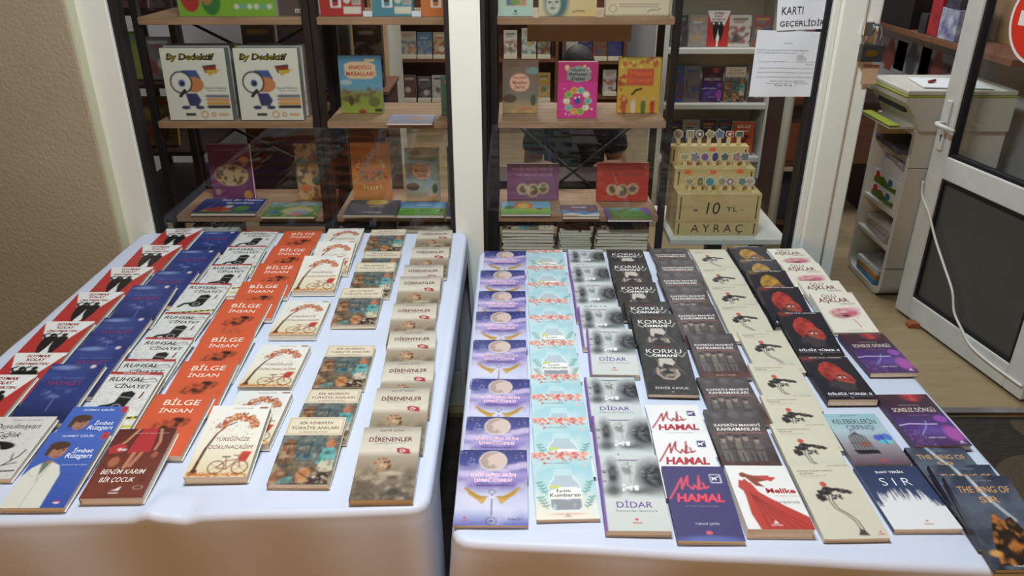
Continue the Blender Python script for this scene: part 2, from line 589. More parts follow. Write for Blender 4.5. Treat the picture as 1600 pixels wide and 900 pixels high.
    a.dots(40, lambda rd: (rd.uniform(.64, .98), rd.uniform(.83, .98)), [(44, 30, 26), (90, 50, 34), (180, 150, 120)], .018, 3)
    k = a.fbm(11, 23)
    k2 = a.fbm(5, 31)
    a.put(np.clip(k * 4 - 2.1, 0, 1), (206, 184, 146), .55).put(np.clip(1.75 - k * 4, 0, 1), (36, 36, 34), .7).put(np.clip(k2 * 4 - 2.3, 0, 1), (96, 116, 108), .4).put(np.clip(1.6 - k2 * 4, 0, 1), (104, 62, 38), .5)
    a.rect(.0, 0, 1, .285, (230, 218, 188))
    for p in ([(.03, .02), (.97, .02), (.97, .262), (.03, .262), (.03, .02)],):
        a.line(p, (176, 144, 104), .012)
    a.T('BİR REHBERİN', .5, .085, .58, .055, (112, 76, 52), 0, .004).T('TÜRKİYE ANILARI', .5, .165, .82, .06, (112, 76, 52), 0, .004).T('H. ERHAN BÜYÜKAY', .5, .235, .5, .022, (90, 66, 50))
    design('rehber', a, .126, .20, .013, 'paperback with cream title box over a brown and teal collage', (150, 120, 90), (226, 214, 190))

    a = Art(1.52, (214, 204, 184))
    a.vg([(0, (166, 156, 140)), (.1, (206, 196, 176)), (.35, (222, 212, 192)), (.43, (172, 156, 132)), (.6, (148, 128, 102)), (1, (98, 84, 66))])
    a.put(np.clip(a.fbm(3, 21) * 2.4 - 1.1, 0, 1) * (a.Y < .42), (150, 144, 134), .35)
    k = a.fbm(12, 12)
    lo = np.clip((a.Y - .5) * 4, 0, 1)
    a.put(np.clip(k * 4 - 2, 0, 1) * lo, (196, 178, 146), .6).put(np.clip(1.7 - k * 4, 0, 1) * lo, (48, 44, 36), .8)
    a.put(a.em(.42, .54, .2, .15, .5) * np.clip(a.fbm(12, 6) * 3 - .8, 0, 1), (196, 150, 104), .9).dots(22, lambda rd: (rd.uniform(.3, .55), rd.uniform(.46, .62)), [(160, 106, 66), (206, 166, 124), (110, 76, 52)], .03, 2)
    a.put(a.em(.66, .9, .16, .09, .5), (52, 52, 42), .8).put(a.em(.16, .82, .2, .12, .5) * k, (44, 44, 34), .9).put(a.em(.6, .66, .26, .06, .5), (206, 190, 160), .5).put(a.em(.9, .68, .16, .2, .6) * k, (60, 52, 40), .8)
    a.poly([(.62, .315), (.72, .305), (.84, .33), (.87, .4), (.76, .395), (.64, .375)], (176, 40, 44)).ring(.72, .35, .03, (236, 226, 220), .014).ell(.77, .355, .014, .012, (236, 226, 220))
    a.T('SAMİ GÖK', .5, .05, .42, .03, (92, 80, 72), .1).T('DİRENENLER', .5, .175, .74, .085, (92, 26, 34), 0, .014).T('ÇANAKKALE 1915', .5, .243, .52, .018, (120, 104, 92))
    design('diren', a, .126, .208, .013, 'beige paperback with a small red flag over a grey battlefield', (150, 138, 120), (220, 210, 190))

    a = Art(1.5, (222, 220, 212))
    a.put((a.fbm(30, 2, octv=2) > .66), (190, 190, 184), .5)
    a.put(a.em(.3, .5, .38, .13, .1) * (a.fbm(8, 4) > .38), (26, 26, 28)).put(a.em(.2, .86, .2, .08, .1), (26, 26, 28))
    a.line([(.5, .95), (.7, .8), (.86, .66), (.9, .56)], (30, 28, 28), .025).line([(.7, .8), (.9, .76)], (30, 28, 28), .02).line([(.78, .73), (.74, .62)], (30, 28, 28), .02).line([(.2, .97), (.6, .9), (.95, .88)], (40, 36, 36), .03)
    a.T('FERAH DOĞAN', .55, .06, .5, .03, (126, 120, 112)).T('Duyulmayan', .45, .18, .78, .11, (46, 44, 46), .3).T('Çığlık', .4, .32, .46, .12, (46, 44, 46), .3)
    design('duyul', a, .13, .19, .012, 'white paperback with black ink splashes and a thorny branch')

    a = Art(1.56, (56, 92, 186))
    a.vg([(0, (64, 104, 196)), (1, (48, 80, 172))])
    a.poly([(0, 1), (0, .62), (.08, .5), (.22, .42), (.36, .42), (.5, .46), (.6, .58), (.62, 1)], (222, 222, 208)).poly([(.2, .42), (.26, .62), (.34, .42)], (108, 128, 104)).line([(.2, .44), (.3, .7), (.3, 1)], (176, 176, 160), .014).line([(.36, .42), (.3, .66)], (184, 184, 170), .014).line([(.06, .56), (.2, .62)], (190, 190, 176), .012)
    a.ell(.33, .27, .135, .155, (176, 122, 92)).ell(.3, .19, .17, .09, (84, 58, 42)).poly([(.13, .32), (.14, .18), (.24, .14), (.22, .24), (.2, .34)], (84, 58, 42))
    a.ell(.3, .25, .03, .012, (60, 40, 34)).ell(.4, .255, .03, .012, (60, 40, 34)).line([(.36, .27), (.37, .31)], (140, 90, 66), .02).line([(.31, .345), (.39, .345)], (130, 66, 58), .02).poly([(.24, .4), (.3, .46), (.38, .4)], (166, 112, 84))
    a.rect(.9, 0, 1, .1, (196, 36, 56)).ell(.83, .93, .06, .022, (206, 40, 50)).ell(.83, .94, .05, .014, (240, 240, 240))
    a.T('AHMET ÇELİK', .5, .055, .56, .04, (226, 230, 240), 0, .012).T('İmbat', .74, .255, .34, .075, (236, 240, 246), .15, .008).T('Rüzgarı', .72, .345, .44, .085, (236, 240, 246), .15, .008).T('Yaşanmış bir hayat öyküsü', .74, .46, .42, .022, (206, 214, 236), .2)
    design('imbat', a, .126, .205, .012, 'blue paperback showing a brown haired person in a white suit', (230, 230, 232), (226, 226, 222))

    a = Art(1.54, (110, 48, 36))
    a.vg([(0, (96, 38, 32)), (.5, (118, 52, 38)), (1, (126, 58, 42))])
    a.put(np.clip(a.fbm(6, 3) * 2 - 1, 0, 1), (80, 32, 28), .6)
    a.poly([(.42, 0), (.68, 0), (.72, .16), (.74, .36), (.36, .38), (.38, .18)], (186, 38, 44)).line([(.36, .0), (.24, .2), (.16, .26)], (196, 132, 100), .05).line([(.74, 0), (.82, .2), (.8, .32)], (196, 132, 100), .05)
    a.line([(.48, .38), (.44, .58)], (196, 126, 92), .07).line([(.6, .38), (.52, .56)], (190, 120, 88), .07)
    a.poly([(.0, .3), (.14, .22), (.3, .26), (.28, .36), (.06, .38)], (186, 46, 48)).ell(.22, .5, .1, .13, (186, 106, 72), .9, .3).ell(.84, .4, .06, .09, (176, 96, 66), .8, .3).put(a.em(.24, .32, .1, .05, .3) * (a.fbm(20, 2) > .5), (230, 200, 190))
    a.T('BENİM KARIM', .47, .63, .72, .09, (240, 226, 216), .2, .004).T('BİR ÇOCUK', .44, .75, .56, .1, (240, 226, 216), .2, .004).T('gerçek bir hayat hikayesi', .6, .075, .6, .022, (216, 180, 166))
    a.poly([(.42, .9), (.5, .88), (.57, .84), (.56, .9)], (240, 230, 226)).line([(.42, .93), (.56, .93)], (240, 230, 226), .014).ring(.84, .86, .075, (216, 176, 160), .012, sy=.5)
    design('benim', a, .124, .195, .017, 'brown red paperback showing a person in a red dress', (120, 50, 40), (226, 220, 210))

    # --- right table
    a = Art(1.48, (120, 110, 180))
    a.vg([(0, (38, 42, 112)), (.22, (66, 70, 150)), (.36, (160, 146, 206)), (.5, (118, 92, 170)), (.62, (196, 196, 226)), (.8, (206, 210, 236)), (1, (92, 96, 184))])
    a.put(np.clip(a.fbm(4, 7, .7) * 3 - 1.4, 0, 1) * (a.Y > .2), (228, 222, 240), .6)
    for x, y, r in ((.1, .34, .14), (.3, .33, .12), (.66, .3, .12), (.8, .25, .15), (.95, .22, .16), (.5, .38, .12)):
        a.ell(x, y, r, r * .55, (206, 186, 224), .85, .5)
    a.dots(40, lambda rd: (rd.random(), rd.uniform(0, .22)), [(220, 224, 246)], .008, 1)
    a.ell(.5, .16, .205, .205, (214, 190, 178)).put(a.em(.5, .16, .2, .2) * (a.fbm(8, 3) > .52), (150, 120, 116), .6).ring(.5, .16, .2, (236, 222, 210), .012)
    for i in range(8):
        an = math.radians(8 + i * 8)
        for sx in (-1, 1):
            a.line([(.5 + sx * (.1 + i * .028), .675 - i * .012), (.5 + sx * (.14 + i * .034), .705 - i * .026 + .02)], (206, 166, 60), .045)
    for sx in (-1, 1):
        a.poly([(.5 + sx * .05, .655), (.5 + sx * .2, .65), (.5 + sx * .38, .52), (.5 + sx * .33, .62), (.5 + sx * .2, .69)], (196, 150, 40)).line([(.5 + sx * .06, .65), (.5 + sx * .22, .64), (.5 + sx * .38, .53)], (150, 108, 24), .014)
    a.ring(.5, .585, .045, (90, 90, 100), .012).line([(.5, .62), (.5, .88)], (70, 70, 80), .012).ell(.5, .655, .035, .02, (226, 226, 232)).ring(.5, .95, .07, (70, 70, 84), .012).ell(.5, .95, .03, .02, (90, 90, 104))
    a.ell(.14, .91, .02, .016, (190, 50, 50))
    for y, s_, w_ in ((.36, 'IŞIĞI DÜŞLERİN', .62), (.43, 'ÇEVRENİ AYDINLAT', .52)):
        a.T(s_, .51, y, w_ + .03, .066, (246, 222, 240), 0, .06).T(s_, .51, y, w_, .056, (206, 96, 156), 0, .012)
    a.T('Serap Görbelak Sezal', .5, .5, .46, .03, (60, 56, 110)).rect(.14 - .1 / 2, .945 - .008, .14 + .1 / 2, .945 + .004, (190, 70, 70)).T('Resimleyen: Zafer K.', .83, .93, .2, .05, (60, 60, 120))
    design('isik', a, .142, .21, .006, 'purple paperback with a moon and golden wings', (120, 116, 180), (226, 226, 240), 'gloss')

    a = Art(1.48, (170, 214, 222))
    a.vg([(0, (206, 226, 222)), (.25, (160, 210, 220)), (.6, (186, 220, 222)), (.82, (232, 228, 210)), (1, (244, 234, 216))])
    a.put(np.clip(a.fbm(3, 5) * 2.4 - 1.1, 0, 1), (226, 238, 232), .6)
    def top(rd):
        x = rd.random()
        return x, abs(rd.gauss(0, .05 + .03 * math.sin(x * 9) ** 2))
    a.dots(90, top, [(226, 130, 116), (236, 160, 140), (216, 104, 96), (240, 190, 170)], .035, 2).dots(40, lambda rd: (rd.random(), rd.uniform(.03, .16)), [(50, 70, 76), (206, 104, 96)], .012, 6)
    a.ell(.5, .93, .36, .03, (220, 180, 160), .6, .4)
    a.poly([(.34, .38), (.66, .38), (.66, .42), (.72, .47), (.76, .54), (.76, .84), (.7, .885), (.3, .885), (.24, .84), (.24, .54), (.28, .47), (.34, .42)], (184, 200, 210))
    a.put(a.pm([(.26, .72), (.74, .72), (.74, .83), (.69, .87), (.31, .87), (.26, .83)]) * (a.fbm(16, 2) > .3), (150, 154, 160))
    a.line([(.34, .38), (.34, .42), (.28, .47), (.24, .54), (.24, .84), (.3, .885), (.7, .885), (.76, .84), (.76, .54), (.72, .47), (.66, .42), (.66, .38)], (246, 248, 248), .014)
    for y in (.3, .33, .36):
        a.line([(.35, y), (.65, y - .012)], (236, 244, 246), .012)
    a.ell(.34, .545, .1, .04, (206, 216, 110)).poly([(.25, .6), (.45, .55), (.7, .55), (.76, .58), (.76, .72), (.25, .72)], (246, 244, 236))
    for sx, bx in ((-1, .2), (1, .82)):
        for j, (y0, dy) in enumerate(((.66, .2), (.86, .18))):
            p0, p1 = (bx, y0), (bx + sx * .12, y0 - dy)
            a.line([p0, p1], (90, 150, 146), .012)
            for q in range(1, 5):
                x, y = p0[0] + (p1[0] - p0[0]) * q / 4.5, p0[1] + (p1[1] - p0[1]) * q / 4.5
                a.ell(x - .035, y, .035, .014, (96, 158, 150), rot=.5).ell(x + .035, y - .01, .035, .014, (96, 158, 150), rot=-.5)
    a.T('SUNAY YÜNSELOĞLU', .42, .18, .42, .026, (96, 106, 112)).T('İyilik', .48, .605, .25, .055, (60, 50, 56), 0, .008).T('Kumbarası', .5, .665, .5, .05, (60, 50, 56), 0, .008).ell(.5, .94, .02, .012, (190, 60, 60)).rect(.5 - .1 / 2, .965 - .008, .5 + .1 / 2, .965 + .004, (180, 80, 80))
    design('iyilik', a, .123, .185, .007, 'aqua paperback with coral flowers and a glass jar', (190, 216, 220), (238, 238, 232), 'gloss')

    a = Art(1.5, (208, 212, 210))
    a.vg([(0, (206, 212, 210)), (.5, (190, 198, 196)), (.62, (210, 216, 212)), (1, (206, 212, 204))])
    k = a.fbm(8, 3)
    a.put(a.em(.22, .26, .17, .42, .7) * np.clip(.5 + k, 0, 1), (34, 38, 42), .97).put(a.em(.9, .3, .42, .46, .6) * np.clip(.6 + k, 0, 1), (26, 30, 34), .98).put(a.em(.2, .5, .2, .16, .7), (40, 44, 48), .8).put(a.em(.6, .5, .36, .12, .7) * np.clip(k * 2 - .3, 0, 1), (60, 64, 66), .8)
    a.put(a.em(.05, .28, .12, .26, .4), (188, 192, 190), .95).ell(.09, .25, .035, .014, (40, 40, 44)).line([(.05, .225), (.14, .23)], (50, 50, 52), .014).ell(.08, .37, .03, .014, (110, 100, 102)).line([(.12, .26), (.13, .32)], (140, 144, 142), .012)
    a.poly([(.3, .08), (.64, .07), (.6, .26), (.52, .4), (.44, .4), (.36, .26)], (196, 204, 198), .75).put(a.em(.47, .2, .12, .16, .5) * (k > .5), (96, 102, 100), .7).line([(.5, .1), (.5, .4)], (120, 126, 124), .012, .7)
    a.dots(14, lambda rd: (rd.uniform(.36, .6), rd.uniform(.41, .5)), [(238, 240, 238)], .03, 3).dots(40, lambda rd: (rd.uniform(.6, .95), rd.uniform(.1, .3)), [(180, 186, 184)], .008, 8)
    a.line([(.3, .075), (.68, .07)], (130, 96, 140), .02, .8)
    a.rect(0, 0, .045, 1, (122, 78, 160))
    a.T('Gönül Karadeniz', .5, .075, .3, .025, (90, 60, 110)).T('DİDAR', .5, .665, .56, .1, (108, 72, 146), 0, .006).T("Kosova'dan İstanbul'a", .52, .75, .64, .035, (130, 136, 134)).ell(.5, .86, .03, .02, (196, 50, 46)).rect(.5 - .14 / 2, .905 - .008, .5 + .14 / 2, .905 + .004, (196, 70, 60))
    design('didar', a, .124, .195, .014, 'grey paperback with a purple spine and a dark haired face', (122, 78, 160), (226, 226, 224))

    a = Art(1.58, (46, 44, 44))
    a.put(np.clip(a.fbm(7, 9) * 3 - 1.2, 0, 1), (70, 68, 66), .6).put((a.fbm(26, 2, octv=2) > .7), (24, 24, 26), .6)
    for x in (.3, .4, .64, .72):
        a.line([(x, .32), (x + (.5 - x) * .25, .44), (x + (x - .5) * .5, .62)], (150, 140, 130), .012, .8)
    a.poly([(.36, .32), (.62, .32), (.68, .4), (.62, .46), (.44, .42), (.38, .5), (.34, .46)], (206, 196, 184), .9)
    a.put(a.em(.5, .6, .26, .16, .3) * np.clip(a.fbm(8, 5) * 3 - .8, 0, 1), (150, 134, 120), .9).ell(.5, .585, .15, .075, (40, 38, 38), 1, .3)
    a.line([(.3, .52), (.28, .62), (.4, .71), (.58, .72), (.7, .64), (.68, .54)], (186, 168, 150), .045, .85)
    for x, y in ((.36, .57), (.62, .58), (.56, .66), (.44, .68)):
        a.line([(x, y), (x + (.5 - x) * .7, y - .03)], (190, 174, 156), .022, .9)
    a.line([(.1, .24), (.2, .3), (.3, .22)], (214, 210, 206), .014).line([(.72, .22), (.86, .29), (.95, .2)], (214, 210, 206), .014).line([(.3, .1), (.5, .075), (.72, .1)], (150, 40, 44), .016, .8)
    a.T('KORKU', .5, .18, .74, .085, (222, 218, 214), 0, .004).T('ORMANI', .5, .27, .5, .055, (236, 232, 228), 0, .03).T('ENVER KAVUK', .5, .885, .66, .045, (206, 202, 198)).ell(.5, .95, .02, .014, (190, 190, 190))
    design('korku', a, .124, .212, .011, 'black paperback with pale hands and a white title', (40, 38, 40), (60, 58, 58))

    def hamal(bg, red, logo, logo2):
        a = Art(1.5, bg)
        for p in ([(.03, .46), (.14, .34), (.28, .17)], [(.28, .17), (.25, .33)], [(.25, .33), (.38, .14)], [(.38, .14), (.35, .27)], [(.35, .27), (.42, .33), (.46, .27)], [(.46, .27), (.5, .33), (.56, .14)], [(.56, .2), (.52, .33), (.62, .3)], [(.6, .24), (.62, .32), (.68, .29)]):
            a.line(p, red, .03)
        a.rect(.74, .12, .9, .235, logo).line([(.74, .12), (.9, .12), (.9, .235), (.74, .235), (.74, .12)], logo2, .014)
        a.T('M', .8, .18, .07, .05, logo2, 0, .03).T('H', .86, .155, .03, .025, logo2, 0, .03)
        a.T('HAMAL', .5, .45, .74, .115, red, .15, .04).T('Bir Mutlu Hamalın Anlattıkları', .5, .56, .5, .018, (150, 130, 150)).T('TURGUT ÇETİN', .5, .79, .36, .04, (214, 210, 226)).ell(.5, .9, .05, .035, (226, 90, 110)).put(a.em(.5, 1.0, .6, .12, .5), (96, 120, 196) if bg[0] < 100 else bg, .7)
        return a
    design('hamal', hamal((240, 238, 236), (176, 40, 52), (66, 52, 120), (236, 236, 240)), .124, .19, .009, 'white paperback with red brush lettering and a small purple badge')
    design('hamaln', hamal((66, 60, 116), (226, 72, 96), (66, 60, 116), (236, 236, 246)), .126, .19, .009, 'indigo paperback with pinkish red brush lettering', (70, 64, 120))

    a = Art(1.5, (62, 58, 60))
    a.vg([(0, (66, 62, 64)), (.25, (74, 68, 70)), (.45, (92, 76, 74)), (.6, (88, 76, 72)), (.8, (62, 48, 46)), (1, (104, 50, 40))])
    a.put(np.clip(a.fbm(6, 4) * 3 - 1.2, 0, 1), (110, 102, 102), .35)
    for x in (.2, .52, .82):
        a.put(a.em(x, .09, .14, .13, .6) * np.clip(a.fbm(6, int(x * 10)) * 2.2 - .4, 0, 1), (122, 116, 116), .6)
    for i, x in enumerate((.16, .3, .42, .56, .74)):
        h_ = (.4, .44, .41, .43, .38)[i]
        a.fig(x, .87, h_, ((112, 104, 98), (84, 80, 76), (122, 112, 104), (96, 88, 84), (108, 98, 92))[i], (158, 140, 126)).ell(x, .87 - h_ * .97, .055, .04, (60, 56, 54))
        a.line([(x, .87 - h_ * .3), (x, .87)], (46, 42, 42), .02).line([(x - .06, .87 - h_ * .45), (x + .06, .87 - h_ * .45)], (50, 46, 44), .02).line([(x - .085, .87 - h_ * .72), (x - .085, .87 - h_ * .4)], (64, 58, 56), .02)
    a.put(np.clip(a.fbm(22, 8) * 3 - 1.5, 0, 1) * (a.Y > .48) * (a.Y < .88), (40, 36, 36), .4)
    a.line([(.06, .415), (.94, .4)], (150, 60, 54), .016)
    a.T('ZAFERİN MANEVİ', .5, .275, .84, .055, (232, 226, 222), 0, .016).T('KAHRAMANLARI', .5, .35, .76, .055, (232, 226, 222), 0, .016).T('ÇEPHEDE SAVAŞ HATIRALARI VE ALAY MÜFTÜLERİ', .5, .417, .8, .016, (210, 180, 170)).T('İBRAHİM H. SÖNMEZ', .5, .95, .4, .022, (220, 206, 196))
    design('zafer', a, .125, .193, .011, 'dark grey paperback showing a row of old soldiers', (58, 52, 54), (70, 60, 60))

    a = Art(1.42, (240, 238, 234))
    a.poly([(.14, .3), (.24, .22), (.3, .3), (.34, .4), (.5, .52), (.72, .66), (1, .82), (1, 1), (.2, 1), (.14, .78), (.16, .5)], (196, 52, 38))
    for q in range(6):
        a.line([(.24, .45), (.3 + q * .05, .7), (.34 + q * .13, 1)], (146, 30, 26), .016)
    a.ell(.24, .16, .06, .06, (146, 56, 36)).poly([(.2, .12), (.4, .17), (.66, .17), (.6, .25), (.44, .28), (.52, .36), (.38, .34), (.28, .22)], (150, 66, 40)).poly([(.4, .17), (.76, .2), (.66, .27), (.5, .22)], (206, 56, 56)).line([(.16, .26), (.12, .36), (.18, .42)], (196, 52, 46), .05).line([(.3, .3), (.36, .42), (.3, .42)], (200, 60, 50), .04)
    a.T('Melike', .74, .42, .46, .08, (176, 36, 44), 0, .03).T('bir kadının romanı', .8, .5, .36, .025, (170, 160, 156)).T('Aysel Yağcıoğlu Kocaoğlu', .78, .6, .36, .05, (70, 66, 66)).poly([(.42, .92), (.46, .87), (.5, .92)], (240, 230, 226)).line([(.38, .94), (.54, .94)], (240, 230, 226), .014)
    design('metike', a, .125, .18, .022, 'white paperback showing a person from behind in a flowing red dress', (236, 234, 230), (236, 234, 230))

    a = Art(1.5, (218, 212, 188))
    a.put(np.clip(a.fbm(4, 4) * 2 - 1, 0, 1), (206, 200, 176), .4).ell(.4, .29, .055, .055, (206, 84, 62))
    a.dots(70, lambda rd: (lambda t_: (.36 + t_ * .44, .345 + t_ * .06 + rd.uniform(-.02, .02)))(rd.random()), [(56, 52, 52), (40, 38, 40), (90, 84, 80)], .026, 5)
    a.dots(40, lambda rd: (rd.uniform(.26, .46), rd.uniform(.38, .43)), [(56, 52, 52), (40, 38, 40)], .026, 6).dots(28, lambda rd: (rd.uniform(.2, .34), rd.uniform(.44, .52)), [(56, 52, 52), (44, 40, 42)], .028, 7).dots(16, lambda rd: (rd.uniform(.44, .6), rd.uniform(.44, .5)), [(66, 60, 58), (44, 40, 42)], .022, 8)
    for o in (0, .05):
        a.line([(.4 + o, .43), (.37 + o, .52), (.4 + o, .62), (.52 + o, .7), (.6 + o, .78), (.62 + o, .86), (.6 + o * 1.6, .94)], (70, 62, 56), .018)
    a.poly([(.55, .96), (.62, .88), (.68, .9), (.72, .965)], (80, 72, 66)).ell(.9, .92, .02, .014, (196, 66, 50)).rect(.9 - .1 / 2, .95 - .008, .9 + .1 / 2, .95 + .004, (190, 90, 76))
    a.T('LEYLA DURAN YÜKSEL', .8, .022, .34, .02, (110, 104, 94)).T('SONSUZ DÜŞLER KONSUN', .37, .098, .58, .026, (96, 90, 82)).T('UMUDUNA', .21, .134, .24, .026, (96, 90, 82)).T('başkaldıran dizelerle söylenmiş şiirler', .32, .17, .44, .014, (140, 132, 120)).line([(.1, .195), (.4, .195)], (160, 152, 138), .005)
    design('cam', a, .124, .193, .009, 'cream paperback with a bent black pine and a red sun', (206, 200, 180), (214, 208, 188))

    def bil(sc, sh, dark, title):
        a = Art(1.5, (34, 32, 42))
        a.vg([(0, (40, 32, 44)), (.4, (30, 30, 40)), (1, (26, 26, 36))])
        n = a.fbm(5, 3)
        a.put(a.em(.46, .68, .3, .2, .5) * np.clip(n * 2.4 - .6, 0, 1), (96, 88, 88), .7)
        hood = a.pm([(.3, .62), (.2, .46), (.2, .32), (.3, .18), (.44, .12), (.58, .16), (.68, .28), (.7, .36), (.56, .38), (.46, .43), (.42, .52)])
        a.put(hood, sc).put(hood * np.clip(a.fbm(9, 12) * 3.4 - 1.3, 0, 1), dark, .7).put(hood * np.clip((a.Y - .3) * 4 - (a.X - .3) * 2, 0, 1), dark, .75)
        for q in range(7):
            a.line([(.22 + q * .012, .5 - q * .05), (.4 + q * .03, .36 - q * .03), (.56 + q * .02, .34 - q * .026)], dark, .013, .55)
        face = a.pm([(.42, .52), (.46, .43), (.56, .38), (.7, .36), (.8, .46), (.82, .58), (.74, .66), (.58, .62), (.46, .58)])
        a.put(face, sh, .9).put(face * np.clip(a.fbm(6, 15) * 3 - 1.3, 0, 1), dark, .6).put(face * np.clip((a.X - .62) * 4, 0, 1), dark, .5).ell(.58, .505, .075, .026, (232, 222, 216)).ell(.59, .505, .03, .026, (30, 20, 22)).line([(.47, .475), (.58, .45), (.68, .465)], (30, 16, 18), .024).line([(.7, .48), (.74, .57), (.7, .585)], dark, .018)
        a.poly([(.36, .58), (.46, .58), (.6, .625), (.76, .66), (.7, .8), (.44, .82), (.34, .7)], (66, 60, 62), .85).put(a.em(.1, .02, .3, .16, .6), sc, .3)
        a.line([(.06, .93), (.94, .93)], (190, 186, 190), .006).ell(.5, .966, .025, .016, (150, 150, 156))
        a.T('SERAP AKAY AKINMAN', .52, .022, .7, .024, (220, 214, 214), 0, .012)
        a.T(title, .5, .875, .86, .065, (240, 238, 240), 0, .02)
        return a
    design('bilsizy', bil((206, 156, 40), (150, 96, 56), (120, 80, 20), 'DİLSİZ YÜREK I'), .120, .19, .018, 'black paperback showing a face wrapped in a yellow scarf', (34, 32, 40), (34, 32, 40))
    design('bilsiz', bil((206, 56, 40), (196, 74, 58), (110, 20, 20), 'DİLSİZ YÜREK II'), .121, .19, .019, 'black paperback showing a face wrapped in a red scarf', (34, 32, 40), (34, 32, 40))

    a = Art(1.45, (160, 190, 200))
    a.vg([(0, (150, 196, 206)), (.35, (176, 204, 210)), (.6, (160, 156, 166)), (1, (104, 74, 88))])
    a.poly([(.16, .72), (.2, .48), (.27, .42), (.38, .4), (.47, .44), (.52, .52), (.58, .72)], (126, 120, 128), .8)
    for x in (.2, .26, .32, .38, .44, .5):
        a.line([(x, .74), (x + .01, .47), (.36, .39)], (34, 32, 38), .012)
    a.poly([(.14, .73), (.58, .73), (.6, .8), (.2, .81)], (30, 28, 36)).ring(.35, .375, .05, (34, 32, 38), .014, sy=.6).line([(.16, .6), (.56, .6)], (34, 32, 38), .01)
    a.put(a.em(.42, .62, .1, .08, .2), (150, 84, 66), .8)
    a.ell(.74, .5, .09, .09, (66, 96, 206), rot=.5).ell(.9, .48, .08, .1, (72, 116, 216), rot=-.5).ell(.78, .58, .07, .06, (80, 190, 220)).ell(.88, .58, .06, .055, (96, 206, 226)).line([(.8, .42), (.84, .62)], (30, 30, 60), .02)
    a.ell(.55, .93, .06, .03, (206, 60, 66)).T('KELEBEKLERİN', .5, .15, .8, .13, (60, 62, 70)).T('ÇIRPINIŞI', .54, .3, .5, .13, (60, 62, 70)).T('SERPİL DUMAN', .46, .04, .3, .02, (96, 110, 116))
    design('kelebek', a, .122, .178, .01, 'pale aqua and mauve paperback with a birdcage and blue butterfly', (110, 100, 110), (120, 110, 120))

    a = Art(1.42, (44, 58, 96))
    a.vg([(0, (42, 56, 94)), (.5, (52, 68, 108)), (1, (52, 68, 108))])
    rs = np.random.RandomState(5)
    nb = 90
    hgt = .52 - .07 * np.sin(np.linspace(0, 1, nb) * 3.1) + rs.uniform(-.09, .09, nb)
    hgt[:8] += .1
    hgt[-20:] += np.linspace(0, .2, 20)
    col_i = np.clip((s_x := a.X * nb).astype(int), 0, nb - 1)
    fr_ = np.abs(s_x - col_i - .5) * 2
    a.put((a.Y > hgt[col_i] + fr_ * .05).astype(float), (236, 236, 236))
    a.put((a.Y > .66).astype(float), (236, 236, 236))
    a.T('SUAT TEKİN', .5, .1, .44, .05, (240, 240, 244), 0, .02).T('S I R', .5, .27, .48, .125, (240, 240, 244), 0, -.012).ell(.56, .88, .022, .016, (206, 60, 56)).rect(.56 - .14 / 2, .93 - .008, .56 + .14 / 2, .93 + .004, (200, 80, 76))
    design('sir', a, .13, .18, .01, 'navy and white paperback with a jagged white splash', (48, 60, 100), (230, 230, 230))

    a = Art(1.5, (236, 230, 214))
    a.put(a.em(.52, .52, .4, .2, .35) * np.clip(a.fbm(6, 6) * 3 - .6, 0, 1), (206, 74, 112), .9).put(a.em(.76, .44, .22, .1, .5), (232, 160, 180), .7).put(a.em(.42, .6, .26, .12, .4), (176, 56, 92), .7)
    a.dots(30, lambda rd: (rd.gauss(.5, .22), rd.gauss(.58, .1)), [(206, 84, 120)], .012, 3).ell(.5, .6, .09, .032, (120, 40, 60)).ell(.52, .6, .032, .03, (40, 20, 30)).line([(.38, .55), (.62, .55)], (120, 40, 66), .016).line([(.62, .68), (.68, .82), (.68, .88)], (206, 60, 96), .02)
    a.T('ÖLÜ', .4, .085, .34, .1, (104, 34, 40), 0, -.005).T('AŞKLAR', .45, .215, .7, .15, (104, 34, 40), 0, .012).T('DERNEĞİ', .72, .295, .34, .045, (130, 70, 70)).T('T.F. GÖKÇE ANIL', .5, .95, .34, .024, (80, 70, 66)).ell(.9, .95, .02, .012, (180, 50, 50))
    design('olu', a, .126, .195, .012, 'white paperback with dark red title and pink heart shaped splash', (226, 220, 206), (230, 224, 210))

    a = Art(1.5, (66, 36, 86))
    a.vg([(0, (66, 36, 46)), (.3, (58, 32, 56)), (.6, (78, 46, 130)), (1, (74, 36, 96))])
    a.put(a.em(.66, .06, .26, .16, .5) * np.clip(a.fbm(6, 2) * 3 - .6, 0, 1), (226, 50, 46), .95).put(np.clip(a.fbm(7, 5) * 3 - 1.5, 0, 1) * (a.Y < .4), (110, 40, 56), .5)
    a.put(a.em(.85, .5, .14, .12, .3), (150, 66, 176), .95).put(a.em(.86, .78, .2, .26, .4), (176, 70, 170), .95).put(a.em(.55, .72, .34, .2, .8), (110, 80, 190), .5)
    a.line([(0, .62), (.2, .59), (.5, .6), (.7, .6)], (226, 206, 246), .022).line([(.28, .8), (.46, .66), (.54, .54)], (150, 170, 240), .014)
    a.put((a.fbm(30, 4, 2) > .6) * (a.Y > .7) * (a.X < .4), (150, 110, 190), .5).line([(.28, .225), (.68, .225)], (206, 190, 180), .008)
    a.T('SONSUZ DÖNGÜ', .5, .315, .8, .1, (222, 206, 196), 0, .008).T('zamanın ötesi', .5, .43, .4, .03, (140, 96, 130)).T('AHMET YÜCESOY', .5, .85, .32, .035, (230, 220, 240)).poly([(.84, .94), (.88, .91), (.92, .94)], (240, 236, 244)).line([(.82, .955), (.94, .955)], (240, 236, 244), .008)
    design('sonsuz', a, .124, .195, .014, 'purple paperback with a red glow and a pink violet figure', (60, 34, 66), (64, 40, 80))

    a = Art(1.55, (66, 72, 88))
